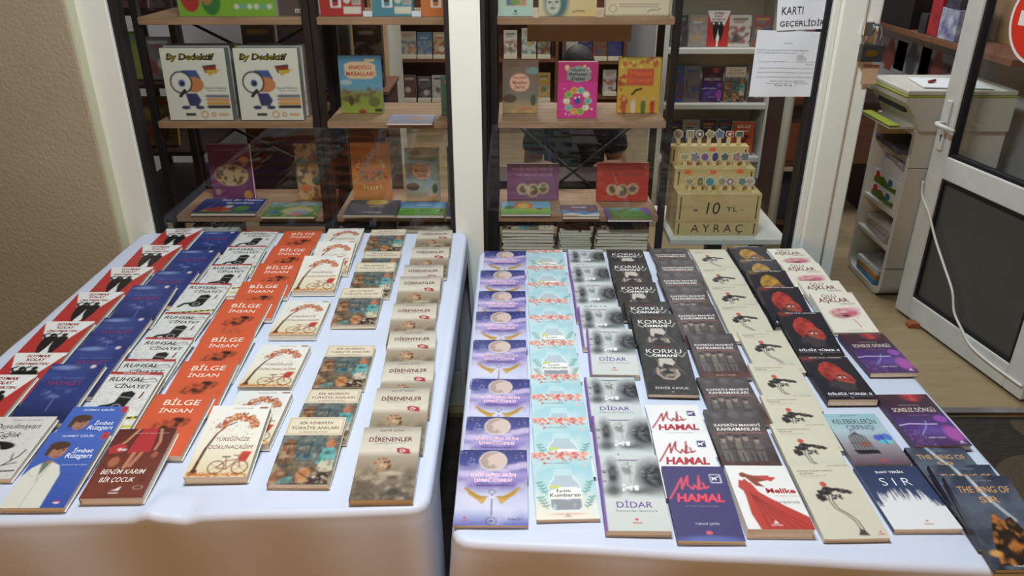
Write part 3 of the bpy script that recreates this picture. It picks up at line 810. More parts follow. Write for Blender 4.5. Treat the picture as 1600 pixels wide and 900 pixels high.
    a.vg([(0, (56, 62, 80)), (.35, (80, 90, 108)), (.6, (70, 78, 92)), (1, (34, 34, 44))])
    a.put(np.clip(a.fbm(4, 6) * 3 - 1.3, 0, 1), (110, 122, 138), .6).line([(.36, 0), (.44, .18), (.56, .34), (.7, .5)], (206, 222, 230), .06, .6).line([(.4, .06), (.5, .3)], (226, 236, 240), .03, .7)
    k = a.fbm(10, 3)
    c_ = a.pm([(.12, .96), (.2, .72), (.34, .5), (.42, .42), (.52, .5), (.66, .46), (.74, .6), (.94, .74), (1, .96)])
    a.put(c_, (52, 42, 36)).put(c_ * np.clip(k * 5 - 2.6, 0, 1), (206, 124, 44), .85).put(a.em(.14, .84, .12, .07, .5), (240, 176, 80), .8).put(c_ * np.clip(2 - k * 5, 0, 1), (26, 22, 24), .7)
    a.T('SUAT TEKİN', .52, .055, .36, .026, (150, 150, 160)).T('THE KING OF', .5, .16, .8, .075, (206, 154, 100), 0, .01).T('SIR', .5, .275, .3, .07, (206, 154, 100), 0, .01).T('Translated by SES', .5, .965, .44, .026, (216, 206, 196), 0, .01)
    design('king', a, .126, .2, .011, 'stormy grey paperback with gold title and a burning castle', (40, 42, 54), (50, 50, 60), 'gloss')


covers()


def mesh_of(key):
    d = D[key]
    if d['mesh'] is None:
        c = print_mesh(key_name(d), d['art'], d['w'], d['L'], d['t'], d['spine'], d['back'], M[d['m']])
        b = MB()
        b.box(-d['w'] / 2 + .0009, d['w'] / 2 - .0018, .0016, d['L'] - .0016, .0007, d['t'] - .00075)
        o = b.build('page_block', M['pages'])
        p = o.data
        bpy.data.objects.remove(o)
        d['mesh'] = (c, p)
    return d['mesh']


def key_name(d):
    return 'cover'


def book(key, loc, rot, label, cat='book', group=None, name=None):
    d = D[key]
    c, p = mesh_of(key)
    r = empty(name or d['name'], loc, rot)
    tag(r, label, cat, group)
    link('cover', c, r)
    link('page_block', p, r)
    return r


# ------------------------------------------------------------------ the building front
def struct(o):
    o['kind'] = 'structure'
    return o


FY = 2.55            # outer face of the wall
GY = 2.63            # glass
b = MB(); b.box(-3.4, -1.393, FY, FY + .3, -.02, 3.2, .006)
struct(b.build('wall_left', M['plaster']))
b = MB(); b.box(-1.3929, -1.385, FY + .004, FY + .07, 0, 2.6)
struct(b.build('trim_1', M['cream']))
b = MB(); b.box(-1.393, 3.4, FY + .02, FY + .3, 2.45, 3.2)
struct(b.build('wall_front', M['plaster']))
b = MB(); b.box(2.13, 3.4, FY, FY + .3, -.02, 2.45)
struct(b.build('wall_right', M['plaster']))


def window(name, xl, fl, fr, post_r, zb=.16, zt=2.3):
    """frame posts xl..fl and fr..post_r, glass between"""
    r = empty(name, (0, GY, 0))
    struct(r)
    Y0, Y1 = -.035, .05
    b = MB()
    if fl > xl: b.box(xl, fl, Y0, Y1, 0, zt + .1, .004)
    if post_r > fr: b.box(fr, post_r, Y0, Y1, 0, zt + .1, .004)
    b.box(fl, fr, Y0, Y1, 0, zb, .004).box(fl, fr, Y0, Y1, zt, zt + .1, .004)
    b.build('window_frame', M['pvc'], r)
    g = .017
    b = MB()
    b.box(fl, fl + g, Y0 + .012, Y1 - .01, zb, zt).box(fr - g, fr, Y0 + .012, Y1 - .01, zb, zt).box(fl + g, fr - g, Y0 + .012, Y1 - .01, zb, zb + g).box(fl + g, fr - g, Y0 + .012, Y1 - .01, zt - g, zt)
    b.build('gasket', M['gasket'], r)
    b = MB(); b.box(fl + g * .5, fr - g * .5, -.003, .003, zb + g * .5, zt - g * .5)
    b.build('window_pane', M['glass'], r)
    return r


xa, xb = P(700, 0, GY - .03).x, P(747.5, 0, GY - .03).x
xr = P(1303, 0, GY - .03).x
x0w = P(165, 0, GY - .03).x
window('window_1', -1.386, x0w, xa, xb)
window('window_2', xb, xb + .0005, xr, xr)
# door frame post right of the second window
px1, px2 = P(1358, 0, GY - .04).x, P(1384, 0, GY - .04).x
b = MB()
b.box(xr, xr + .022, GY - .04, GY + .05, 0, 2.4, .004).box(xr + .022, px1, GY - .05, GY + .05, 0, 2.4, .008)
b.box(px1 + .002, px2, GY - .035, GY + .06, 0, 2.4, .006)
b.box(px2, 2.13, GY - .04, GY + .05, 2.3, 2.4, .005).box(2.085, 2.13, GY - .04, GY + .05, 0, 2.3, .005)
struct(b.build('trim_2', M['pvc']))
# ground, floor, shop shell
b = MB(); b.box(-4, 4.5, -4, FY, -.12, -.02)
struct(b.build('ground', M['paving']))
b = MB(); b.box(-2.4, 3.4, FY, 7.5, -.12, 0)
struct(b.build('floor', M['vinyl']))
b = MB(); b.box(px2, 2.1, FY - .005, FY + .03, 0, .006)
struct(b.build('trim_3', M['steel']))
b = MB(); b.box(-2.4, 3.4, 7.3, 7.5, 0, 2.95)
struct(b.build('wall_back', M['interior']))
b = MB(); b.box(-2.4, -2.2, FY + .3, 7.3, 0, 2.95)
struct(b.build('wall_inner_left', M['interior']))
RX = 2.46
b = MB(); b.box(RX, RX + .2, FY + .3, 7.3, 0, 2.95)
struct(b.build('wall_inner_right', M['interior']))
b = MB(); b.box(-2.4, 3.4, FY + .3, 7.5, 2.95, 3.05)
struct(b.build('ceiling', M['interior']))


# ------------------------------------------------------------------ tablecloths and tables
def tablecloth(name, quad, z, amp, ridges, seed, label, drop):
    rs = random.Random(seed)
    q = [Vector((x, y)) for x, y in quad]
    pts, edge = [], []
    n = 84
    for e in range(4):
        for i in range(n):
            pts.append(q[e].lerp(q[(e + 1) % 4], i / n))
            edge.append(e + i / n)
    N = len(pts)
    for _ in range(3):
        pts = [(pts[i - 1] + pts[i] * 2 + pts[(i + 1) % N]) / 4 for i in range(N)]
    nor = []
    for i in range(N):
        t = (pts[(i + 1) % N] - pts[i - 1]).normalized()
        nor.append(Vector((t.y, -t.x)))
    cen = sum(q, Vector((0, 0))) / 4
    ph = [rs.uniform(0, 6.28) for _ in range(8)]

    def h(x, y):
        w = .0006 * (math.sin(x * 21 + y * 9 + ph[0]) + math.sin(x * 13 - y * 17 + ph[1]) + math.sin(y * 31 + ph[2]) - 3)
        for (x0, y0, x1, y1, hh, ww) in ridges:
            d = Vector((x1 - x0, y1 - y0)); L = d.length
            t = ((x - x0) * d.x + (y - y0) * d.y) / (L * L)
            tc_ = min(1, max(0, t))
            dist = math.hypot(x - x0 - tc_ * d.x, y - y0 - tc_ * d.y)
            w += hh * math.exp(-(dist / ww) ** 2)
        return w
    rings = []
    for k in np.linspace(0.01, 1, 44) ** .6:
        rings.append([(cen.x + (p.x - cen.x) * k, cen.y + (p.y - cen.y) * k, None) for p in pts])
    rings = [[(x, y, z + h(x, y)) for x, y, _ in r] for r in rings]
    R = .014
    for a in (20, 40, 60, 80, 90):
        a = math.radians(a)
        rings.append([(p.x + nn.x * R * math.sin(a), p.y + nn.y * R * math.sin(a), z + h(p.x, p.y) - R * (1 - math.cos(a))) for p, nn in zip(pts, nor)])
    for d in (.012, .03, .05, .075, .1, .13, .17, .22, .28, .36, .45, .55, .64):
        r = []
        for i, (p, nn) in enumerate(zip(pts, nor)):
            e = edge[i]
            ei = int(e)
            fr = e - ei
            A = amp[ei]
            s = ei * 3.1 + fr * (1.1 if ei % 2 == 0 else 1.4)
            wv = .5 + .28 * math.sin(s * 11 + ph[3]) + .22 * math.sin(s * 23 + ph[4]) + .16 * math.sin(s * 5 + ph[5])
            cn = math.exp(-(min(fr, 1 - fr) / .035) ** 2)
            g = min(1, d / .35) ** .8
            off = A * g * max(0, wv) * (1 - .5 * cn) + cn * .05 * g * min(1, A * 22)
            f = 1 - (1 - drop[ei]) * min(1, max(0, fr - .02) / .10) ** 1.5 * min(1, (1 - fr) / .05)
            r.append((p.x + nn.x * (R + off * f), p.y + nn.y * (R + off * f), z + h(p.x, p.y) * max(0, 1 - d * 2) - R - d * f))
        rings.append(r)
    V = [v for r in rings for v in r]
    F = [list(range(N))[::-1]]
    for i in range(len(rings) - 1):
        for k in range(N):
            F.append([i * N + k, (i + 1) * N + k, (i + 1) * N + (k + 1) % N, i * N + (k + 1) % N])
    me = bpy.data.meshes.new(name)
    me.from_pydata(V, [], F)
    for p in me.polygons:
        p.use_smooth = True
    me.materials.append(M['cloth'])
    bm = bmesh.new(); bm.from_mesh(me); bmesh.ops.recalc_face_normals(bm, faces=bm.faces); bm.to_mesh(me); bm.free()
    o = link(name, me)
    sol = o.modifiers.new('thickness', 'SOLIDIFY')
    sol.thickness = .0012
    sol.offset = -1
    return tag(o, label, 'tablecloth')


TZ = .75
fold = Q(243, 788, TZ)
tablecloth('tablecloth', [(-1.315, 1.115), (-.172, 1.165), (-.172, 2.585), (-1.315, 2.585)], TZ, (.042, .02, .0, .03),
           [(fold.x - .02, 1.10, fold.x + .012, 1.185, .010, .015), (fold.x + .05, 1.09, fold.x + .07, 1.16, -.008, .02), (-.174, 1.2, -.174, 2.55, .004, .007)], 3,
           'white satin tablecloth under the books with orange and navy columns', (1, .1, 1, 1))
tablecloth('tablecloth', [(-.098, 1.078), (.985, 1.0), (.985, 2.412), (-.098, 2.412)], TZ, (.034, .02, .0, .02),
           [(-.085, 1.12, -.085, 2.38, .004, .012)], 8,
           'white satin tablecloth under the books with purple and aqua columns', (1, 1, 1, .3))
for (x0, x1, y0, y1, lab) in ((-1.29, -.2, 1.2, 2.56, 'folding table hidden under the cloth beside the plaster wall'), (-.07, .95, 1.11, 2.38, 'folding table hidden under the cloth beside the open door')):
    t = tag(empty('folding_table', ((x0 + x1) / 2, (y0 + y1) / 2, -.02)), lab, 'table')
    w_, d_ = (x1 - x0) / 2, (y1 - y0) / 2
    b = MB(); b.box(-w_, w_, -d_, d_, TZ - .008, TZ + .014, .004); b.build('table_top', M['white'], t)
    for sx in (-1, 1):
        for sy in (-1, 1):
            b = MB(); b.tube([(sx * (w_ - .06), sy * (d_ - .06), 0), (sx * (w_ - .06), sy * (d_ - .06), TZ - .006)], .014); b.build('leg', M['irongrey'], t)

# ------------------------------------------------------------------ books laid out on the two tables
COLS = [
 ('L1', [('soymak', 260, 357.5, 320.7, 356.5), ('soymak', 222.5, 382.5, 285.7, 383), ('soymak', 176, 423.7, 244.5, 423), ('soymak', 125.7, 454.5, 193.7, 454), ('soymak', 72.5, 502.5, 152, 502), ('soymak', 26, 551, 108, 550.5), ('soymak', -27, 585, 61, 585), ('duyul', -5, 651, 97, 650)]),
 ('L2', [('gece', 320.7, 362.5, 377, 361), ('gece', 280, 390, 345.7, 390.7), ('gece', 246, 422.5, 311, 423), ('gece', 201, 446, 270, 444.5), ('gece', 162.5, 496, 236, 495.5), ('gece', 122.5, 540, 207.5, 539), ('gece', 82, 568, 168, 568)]),
 ('L3', [('ruhsal', 378, 361, 437, 360.5), ('ruhsal', 358.7, 384.5, 417.5, 383), ('ruhsal', 333.7, 413, 395.7, 411.5), ('ruhsal', 292, 441, 361, 443), ('ruhsal', 257.5, 487, 328, 489), ('ruhsal', 227.5, 525, 302.5, 528.5), ('ruhsal', 195, 560, 276, 561), ('ruhsal', 172, 578, 256, 582), ('imbat', 117.5, 635, 202.5, 634.5), ('imbat', 79.5, 675, 176, 674)]),
 ('L4', [('bilge', 446, 362, 507, 360), ('bilge', 427.5, 383.7, 488.7, 384.5), ('bilge', 405, 411, 473.7, 410.5), ('bilge', 378.7, 440, 452.5, 438.7), ('bilge', 347.5, 467.5, 426, 469.5), ('bilge', 320, 521, 399.5, 520.5), ('bilge', 285, 564, 377, 563), ('bilge', 246, 615, 332.5, 616), ('benim', 189, 670, 280, 668)]),
 ('L5', [('yurek', 513.7, 358, 572.5, 356), ('yurek', 500, 377, 557.5, 375), ('yurek', 477.5, 412, 543, 411), ('yurek', 445, 457.5, 518.7, 457), ('yurek', 407.5, 538, 487.5, 538.7), ('yurek', 372.5, 599, 455, 599), ('yurek', 337.5, 639, 425, 638)]),
 ('L6', [('rehber', 581, 359, 637.5, 358), ('rehber', 570, 385.7, 628.7, 385), ('rehber', 560, 413, 619.5, 412), ('rehber', 535, 450, 602.5, 448.7), ('rehber', 513.7, 540, 588.7, 539), ('rehber', 485, 600.5, 563.7, 600), ('rehber', 452.5, 653.7, 545, 653)]),
 ('L7', [('diren', 655, 360, 708.7, 358.7), ('diren', 645, 386, 705, 385), ('diren', 635, 414.5, 694, 412.5), ('diren', 625, 433, 692.5, 429), ('diren', 616, 475, 686, 472.5), ('diren', 610, 518, 686, 515), ('diren', 602.5, 565, 682, 563), ('diren', 591, 606, 672.5, 605), ('diren', 571, 667.5, 660, 666)]),
 ('R1', [('isik', 756, 392, 822, 392.5), ('isik', 749, 422.5, 822.5, 422), ('isik', 746, 454.5, 822, 455), ('isik', 744, 487, 822.5, 486), ('isik', 737.5, 531, 824, 531), ('isik', 736, 590, 826, 594), ('isik', 729, 650, 824, 652.5), ('isik', 719, 702.5, 823, 703)]),
 ('R2', [('iyilik', 824, 391, 880, 389.5), ('iyilik', 824.5, 416, 884, 415), ('iyilik', 824, 442, 888, 440), ('iyilik', 824.5, 468, 892.5, 466), ('iyilik', 825, 493, 896, 492), ('iyilik', 825, 533, 900, 531), ('iyilik', 827.5, 585, 906, 584), ('iyilik', 829, 616, 907, 615), ('iyilik', 829, 653, 912.5, 651), ('iyilik', 827.5, 707.5, 919, 704)]),
 ('R3', [('didar', 884, 389.5, 941, 390), ('didar', 889, 414, 949, 412.5), ('didar', 892.5, 442.5, 958, 442.5), ('didar', 902.5, 479, 969, 479), ('didar', 912.5, 512.5, 987, 514.5), ('didar', 910.5, 589, 991, 590), ('didar', 922.5, 649, 1010, 650), ('didar', 927.5, 710, 1021, 711)]),
 ('R4', [('korku', 946, 390.5, 1004, 391), ('korku', 951, 408, 1010, 408), ('korku', 960, 440, 1020, 441), ('korku', 970, 471, 1035, 471), ('korku', 986, 490, 1052.5, 490), ('korku', 991, 534, 1068, 536), ('hamal', 1007.5, 633, 1090, 632.5), ('hamal', 1014, 676, 1104, 677), ('hamaln', 1026, 727.5, 1120, 729)]),
 ('R5', [('zafer', 1012, 389, 1075, 387.5), ('zafer', 1024, 406, 1084, 404.5), ('zafer', 1027, 425, 1089, 424), ('zafer', 1035, 448, 1098, 446), ('zafer', 1046, 478, 1116, 475), ('zafer', 1069.5, 521, 1146, 520.5), ('zafer', 1086, 590, 1165, 589), ('zafer', 1096, 639.5, 1181, 639), ('metike', 1130, 727, 1227, 728)]),
 ('R6', [('cam', 1076, 390, 1134, 389.5), ('cam', 1092, 417, 1151, 417), ('cam', 1104, 444, 1165, 444), ('cam', 1120, 474.5, 1182, 474.5), ('cam', 1147.5, 517, 1226, 516), ('cam', 1166, 568, 1243, 567), ('cam', 1182, 617, 1262, 616), ('cam', 1203, 662, 1290, 661), ('cam', 1234, 726, 1327, 724)]),
 ('R7', [('bilsizy', 1135, 385, 1192.5, 385), ('bilsizy', 1150, 405, 1210, 405), ('bilsizy', 1162.5, 423, 1222.5, 422), ('bilsiz', 1185, 447, 1245, 447), ('bilsiz', 1209, 487.5, 1276, 487.5), ('bilsiz', 1242.5, 558, 1315, 557.5), ('kelebek', 1281, 647.5, 1365, 646), ('sir', 1335, 729, 1431, 727.5)]),
 ('R8', [('olu', 1196, 389, 1259, 388), ('olu', 1217.5, 411, 1280, 410.5), ('olu', 1246, 439, 1312.5, 438), ('olu', 1264, 457, 1332.5, 456), ('sonsuz', 1310, 522.5, 1382.5, 521), ('sonsuz', 1351, 617, 1432.5, 615.5), ('king', 1410, 699.5, 1500, 699), ('king', 1441, 726, 1534, 725), ('king', 1465, 747, 1562.5, 746)]),
]
PREV = []
ORD = ['front', 'second', 'third', 'fourth', 'fifth', 'sixth', 'seventh', 'eighth', 'ninth', 'tenth']
SIDE = {'L': 'left table', 'R': 'right table'}
BZ = TZ + .0022


def lay(col, rows, base0=0.0, under=0):
    n = len(rows)
    zf = [D[r[0]]['t'] + base0 for r in rows]
    for it in range(8):
        bk = []
        for i, r in enumerate(rows):
            d = D[r[0]]
            base = r[9] if len(r) > 9 else 0.0
            z = BZ + zf[i]
            A, B = Q(r[1], r[2], z), Q(r[3], r[4], z)
            mid = (A + B) / 2
            yaw = math.atan2(B.y - A.y, B.x - A.x)
            yaw = max(-.05, min(.05, yaw)) * .6
            yf = mid.y
            L, t = d['L'], d['t']
            s, zn = 0.0, base
            yn = yf - L
            for jj in bk:
                lo, hi = max(jj['yn'], yn), min(jj['yf'], yf)
                if hi <= lo or abs(jj['x'] - mid.x) > .2:
                    continue
                for y in (lo, hi):
                    need = jj['zn'] + jj['t'] * math.sqrt(1 + jj['s'] ** 2) + jj['s'] * (y - jj['yn']) + .0006 - zn
                    if need > 0:
                        if y - yn > .035:
                            s = max(s, need / (y - yn))
                        else:
                            s = max(s, .20)
            # never steeper than the pile allows: lift the near edge instead
            if s > .26:
                s = .26
                for jj in bk:
                    lo, hi = max(jj['yn'], yn), min(jj['yf'], yf)
                    if hi > lo:
                        for y in (lo, hi):
                            top = jj['zn'] + jj['t'] * 1.03 + jj['s'] * (y - jj['yn']) + .0006
                            zn = max(zn, top - s * (y - yn))
            c = 1 / math.sqrt(1 + s * s)
            yn2 = yf - L * c
            bk.append(dict(key=r[0], yn=yn2, yf=yf, s=s, zn=zn, t=t, x=mid.x, yaw=yaw, L=L))
            zf[i] = zn + L * s * c + t * c
    # neighbours lie side by side: slide a book over where it would run into the column on its left
    now = []
    for q in bk:
        w_ = D[q['key']]['w'] / 2 + abs(math.sin(q['yaw'])) * q['L'] / 2 + .0008
        xl = max([p_[1] for p_ in PREV if p_[2] < q['yf'] and p_[3] > q['yn'] and p_[1] - (q['x'] - w_) < .03] + [-9])
        if xl > q['x'] - w_:
            q['x'] = xl + w_
        now.append((q['x'] - w_, q['x'] + w_, q['yn'], q['yf']))
    PREV[:] = now if col[0] == 'L' and col != 'L7' else (now if col[0] == 'R' else [])
    tot = {}
    for q in bk:
        tot[q['key']] = tot.get(q['key'], 0) + 1
    cnt = {}
    for q in bk[::-1]:
        k = q['key']
        i = cnt.get(k, 0)
        cnt[k] = i + 1
        d = D[k]
        where = SIDE[col[0]]
        if tot[k] == 1:
            lab = f"{d['desc']}, on the {where}"
        elif i == tot[k] - 1 and i > 1:
            lab = f"{d['desc']}, farthest of its row"
        else:
            lab = f"{d['desc']}, {ORD[i]} from the front" if i else f"{d['desc']}, frontmost of its row"
        a = math.atan(q['s'])
        # near-edge pivot: local x is centre, origin at the near bottom edge
        loc = (q['x'] + math.sin(q['yaw']) * d['L'], q['yn'], BZ + q['zn'])
        loc = (q['x'] + math.sin(q['yaw']) * d['L'] * .5, q['yn'], BZ + q['zn'])
        book(k, loc, (a, 0, q['yaw']), lab, 'book', f"{d['desc'].split(' with ')[0].split(' showing ')[0]}s in column {ORD[int(col[1]) - 1]} of the {where}" if tot[k] > 1 else None)
    return bk


for cname, rows in COLS:
    lay(cname, rows)


# ------------------------------------------------------------------ display shelves behind the glass
SY0, SY1 = 2.82, 3.15
SZ = (.56, .729, 1.095, 1.458)


def shelf_unit(x0, x1, label, braces):
    r = tag(empty('shelf_unit', ((x0 + x1) / 2, SY0, 0)), label, 'shelving', 'black framed shelf units in the shop window')
    w = (x1 - x0) / 2
    p = .026
    for sx in (-1, 1):
        for y in (.012, SY1 - SY0 - p):
            b = MB(); b.box(sx * w - (p if sx > 0 else 0), sx * w + (0 if sx > 0 else p), y, y + p, 0, 2.0, .002)
            b.build('post', M['black'], r)
    for z in SZ + (.12, 1.83):
        b = MB(); b.box(-w + p, w - p, 0, SY1 - SY0 - .001, z - .025, z, .002)
        b.build('shelf_board', M['wood'], r)
    for z0, z1 in braces:
        b = MB(); yb = SY1 - SY0 + .014
        b.tube([(-w + .01, yb - .006, z0), (w - .01, yb - .006, z1)], .006, 6).tube([(-w + .01, yb + .008, z1), (w - .01, yb + .008, z0)], .006, 6)
        b.build('cross_brace', M['black'], r)
    return r


shelf_unit(-1.325, -.706, 'black metal shelf unit with oak boards behind the left window pane, holding white game boxes', ((.75, 1.07), (1.12, 1.43)))
shelf_unit(-.704, -.082, 'black metal shelf unit with oak boards behind the window, holding the blue tale book', ())
shelf_unit(-.078, .592, 'black metal shelf unit with oak boards behind the right pane, holding the pink book', ((.53, 1.07),))
# beige board fixed behind the right unit
A_, B_ = P(824, 38, 3.2), P(986, 65, 3.2)
b = MB(); b.box(A_.x, B_.x, 3.2, 3.215, B_.z, A_.z, .002)
tag(b.build('wall_board', mat('grey_beige_board', (150, 134, 116), .6, var=.04)), 'beige board hanging level behind the shelf above the pink book', 'board')
b = MB(); b.tube([(A_.x + .04, 3.207, A_.z), (A_.x + .04, 3.207, 2.95)], .004, 6).tube([(B_.x - .04, 3.207, A_.z), (B_.x - .04, 3.207, 2.95)], .004, 6)
tag(b.build('hanging_wire', M['steel']), 'pair of thin wires holding the beige board', 'wire')


def boxd(key, aspect, bg, fn, nx=60):
    a = Art(aspect, bg, nx)
    fn(a)
    D[key] = dict(art=a, mesh=None)
    return a


def stand(key, u0, v0, u1, v1, Y, t, label, cat='book', name='picture_book', tilt=0.0, sides=(226, 222, 210), spine=None, fn=None, bg=(200, 200, 200), nx=60, parts=True, group=None, zb=None, gloss='satin', yaw=0.0):
    """an upright book or box whose front fills the given part of the view at distance Y"""
    pb = P((u0 + u1) / 2, v1, Y)
    z0 = pb.z if zb is None else zb
    k = Y / ray((u0 + u1) / 2, (v0 + v1) / 2)[1] / FPX
    w = (u1 - u0) * k
    top = P((u0 + u1) / 2, v0, Y).z
    h = (top - z0) / max(.5, math.cos(tilt))
    a = Art(h / w, bg, nx)
    if fn: fn(a)
    rot = (math.pi / 2 - tilt, 0, yaw)
    loc = (pb.x, Y + t, z0) if not tilt else (pb.x, Y + t, z0)
    m = M[gloss]
    if parts:
        r = tag(empty(name, loc, rot), label, cat, group)
        c = print_mesh('cover', a, w, h, t, spine or bg, bg, m)
        link('cover', c, r)
        q = MB(); q.box(-w / 2 + .0009, w / 2 - .0018, .0016, h - .0016, .0007, t - .00075); q.build('page_block', M['pages'], r)
        return r
    c = print_mesh(name, a, w, h, t, sides, sides, m, sides=sides)
    return tag(link(name, c, None, loc, rot), label, cat, group)


def dedektif(a):
    a.T('By Dedektif', .46, .13, .76, .12, (30, 30, 30), .2, .06).T('By Dedektif', .46, .13, .74, .105, (214, 190, 40), .2, .015)
    a.poly([(.18, .42), (.3, .3), (.52, .3), (.58, .42), (.5, .5), (.2, .5)], (52, 92, 150)).ell(.44, .5, .17, .12, (206, 130, 70)).ell(.26, .47, .175, .175, (40, 40, 44)).ell(.26, .47, .15, .15, (226, 228, 220)).ell(.27, .48, .055, .055, (60, 90, 150)).ell(.275, .485, .025, .025, (20, 20, 24))
    a.line([(.3, .58), (.22, .66)], (40, 40, 44), .05)
    a.poly([(.3, .62), (.48, .62), (.54, .72), (.48, .8), (.34, .8)], (56, 60, 110)).ell(.28, .82, .07, .03, (56, 60, 110)).ell(.5, .82, .07, .03, (56, 60, 110))
    a.poly([(.62, .24), (.84, .22), (.84, .34), (.66, .34)], (60, 50, 40)).rect(.64, .25, .84, .29, (150, 50, 40)).poly([(.66, .3), (.92, .29), (.72, .38)], (206, 176, 40))
    for i, c in enumerate(((120, 126, 140), (206, 150, 100), (216, 150, 60), (50, 46, 52))):
        y = .66 + i * .05
        a.poly([(.6, y), (.64, y - .022), (.98, y - .022), (.98, y + .022), (.64, y + .022)], c)
    a.rect(.26, .9, .42, .94, (40, 60, 50)).ring(.56, .92, .05, (206, 150, 70), .02).ring(.7, .92, .03, (206, 150, 70), .02).rect(.78, .9, .94, .94, (216, 170, 130))
    a.T('Zeka & Dil Bulma', .78, .545, .34, .03, (50, 50, 54)).T('Oyunu Kartları', .8, .585, .3, .03, (50, 50, 54))


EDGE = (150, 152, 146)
for i, (u0, u1) in enumerate(((266, 366), (377, 476))):
    wh = 'left' if i == 0 else 'right'
    stand('ded', u0, 77, u1, 188, SY0 + .012, .045, f'white detective card game box at the front, {"nearer the wall" if i == 0 else "nearer the dark shelf post"}', 'game box', 'game_box', .05, EDGE, fn=dedektif, bg=(226, 226, 212), nx=100, parts=False, zb=SZ[2] + .001, group='white detective game boxes')
    for j, dx in enumerate((7, 18)):
        stand('ded', u0 + dx - 2, 73 - j * 2, u1 + dx, 178 - j * 10, SY0 + .075 + .055 * j, .045, f'white detective card game box {["directly behind", "at the back behind"][j]} the {wh} front one', 'game box', 'game_box', .05, EDGE, fn=dedektif, bg=(216, 214, 204), nx=40, parts=False, zb=SZ[2] + .001, group='white detective game boxes')


def green_game(a):
    a.rect(0, .62, 1, 1, (124, 176, 40)).ell(.13, .66, .1, .14, (176, 40, 44)).ell(.13, .6, .06, .06, (90, 50, 50)).ell(.34, .7, .1, .15, (46, 120, 56)).ell(.3, .66, .06, .07, (170, 120, 70)).ring(.78, .52, .07, (206, 170, 140), .015)
    for i in range(6):
        a.ell(.6 + i * .068, .82, .026, .026, [(206, 210, 190), (90, 170, 170), (206, 210, 190)][i % 3])


T1 = SZ[3] + .001
stand('gg', 280, -62, 433, 24, SY0 + .02, .05, 'white and lime green boxed game on the top window shelf', 'game box', 'game_box', 0, (206, 208, 200), fn=green_game, bg=(222, 226, 214), nx=100, parts=False, zb=T1)
stand('dk', 436, -60, 499, 18, SY0 + .05, .04, 'dark brown activity book with white lettering on the top window shelf', fn=lambda a: a.T('ETKİNLİK', .55, .9, .3, .1, (226, 222, 214), .1, .02), bg=(84, 72, 68), zb=T1)


def tin(c):
    def f(a):
        a.rect(.25, .1, .5, .82, (230, 230, 226)).poly([(.26, .12), (.48, .12), (.44, .78), (.3, .8)], c).rect(.3, .2, .42, .7, (60, 50, 56)).ell(.64, .66, .08, .08, (214, 206, 196)).rect(.76, .56, .96, .76, (196, 190, 180)).rect(.55, .8, .96, .95, (220, 214, 200))
        for i in range(7):
            a.rect(.77 + i * .026, .58, .78 + i * .026, .74, (50, 50, 50))
    return f


for (u0, u1, c, nm) in ((501, 568, (176, 36, 36), 'red'), (582, 646, (60, 140, 160), 'teal'), (658, 722, (206, 110, 40), 'orange')):
    stand('tin' + nm, u0, -50, u1, 27, SY0 + .03, .04, f'{nm} boxed notebook standing on the top window shelf', 'box', 'notebook_box', 0, c, fn=tin(c), bg=c, parts=False, zb=T1, group='boxed notebooks on the top window shelf')
for i, u in enumerate((575, 651)):
    p = P(u, 24, SY0 + .01)
    b = MB(); b.box(p.x - .016, p.x + .016, SY0 + .004, SY0 + .02, T1, T1 + .018, .001)
    tag(b.build('price_card', M['paper']), f'small white price card between the {["red and teal", "teal and orange"][i]} boxes', 'card')


def anadolu(a):
    a.vg([(0, (60, 130, 170)), (.55, (90, 160, 190)), (.65, (130, 140, 70)), (1, (150, 170, 50))]).put(a.em(.5, .62, .6, .14, .4) * (a.fbm(6, 3) > .45), (120, 100, 60)).put(a.em(.4, .75, .5, .12, .4) * (a.fbm(7, 4) > .5), (90, 96, 50)).ell(.25, .78, .06, .12, (80, 60, 40)).ell(.8, .8, .14, .12, (100, 110, 50)).ell(.16, .46, .14, .06, (170, 190, 190))
    a.poly([(.14, .14), (.3, .11), (.72, .11), (.86, .16), (.88, .34), (.76, .4), (.26, .4), (.14, .34)], (222, 190, 150)).rect(.62, .06, .86, .1, (220, 190, 120)).rect(.8, .92, .98, .98, (50, 56, 40)).ell(.5, .97, .1, .05, (150, 70, 50))
    a.T('ANADOLU', .5, .2, .54, .075, (176, 66, 40), 0, .02).T('MASALLARI', .5, .31, .66, .075, (176, 66, 40), 0, .02)


Z2 = SZ[2] + .001
stand('anadolu', 534, 88, 600, 177, 2.95, .02, 'blue and green tale book standing on the middle window shelf', fn=anadolu, bg=(70, 130, 165), zb=Z2, tilt=.06)
stand('greenb', 690, 120, 722, 183, 2.92, .02, 'dark green book standing beside the white mullion', bg=(66, 110, 84), zb=Z2, tilt=.06, fn=lambda a: a.ell(.3, .15, .12, .1, (190, 120, 80)).rect(.1, .85, .9, .9, (50, 90, 70)))
stand('bluecd', 476, 76, 489, 86, 3.1, .01, 'small pale blue card leaning behind the shelf post', 'card', 'card', bg=(150, 180, 206), parts=False)


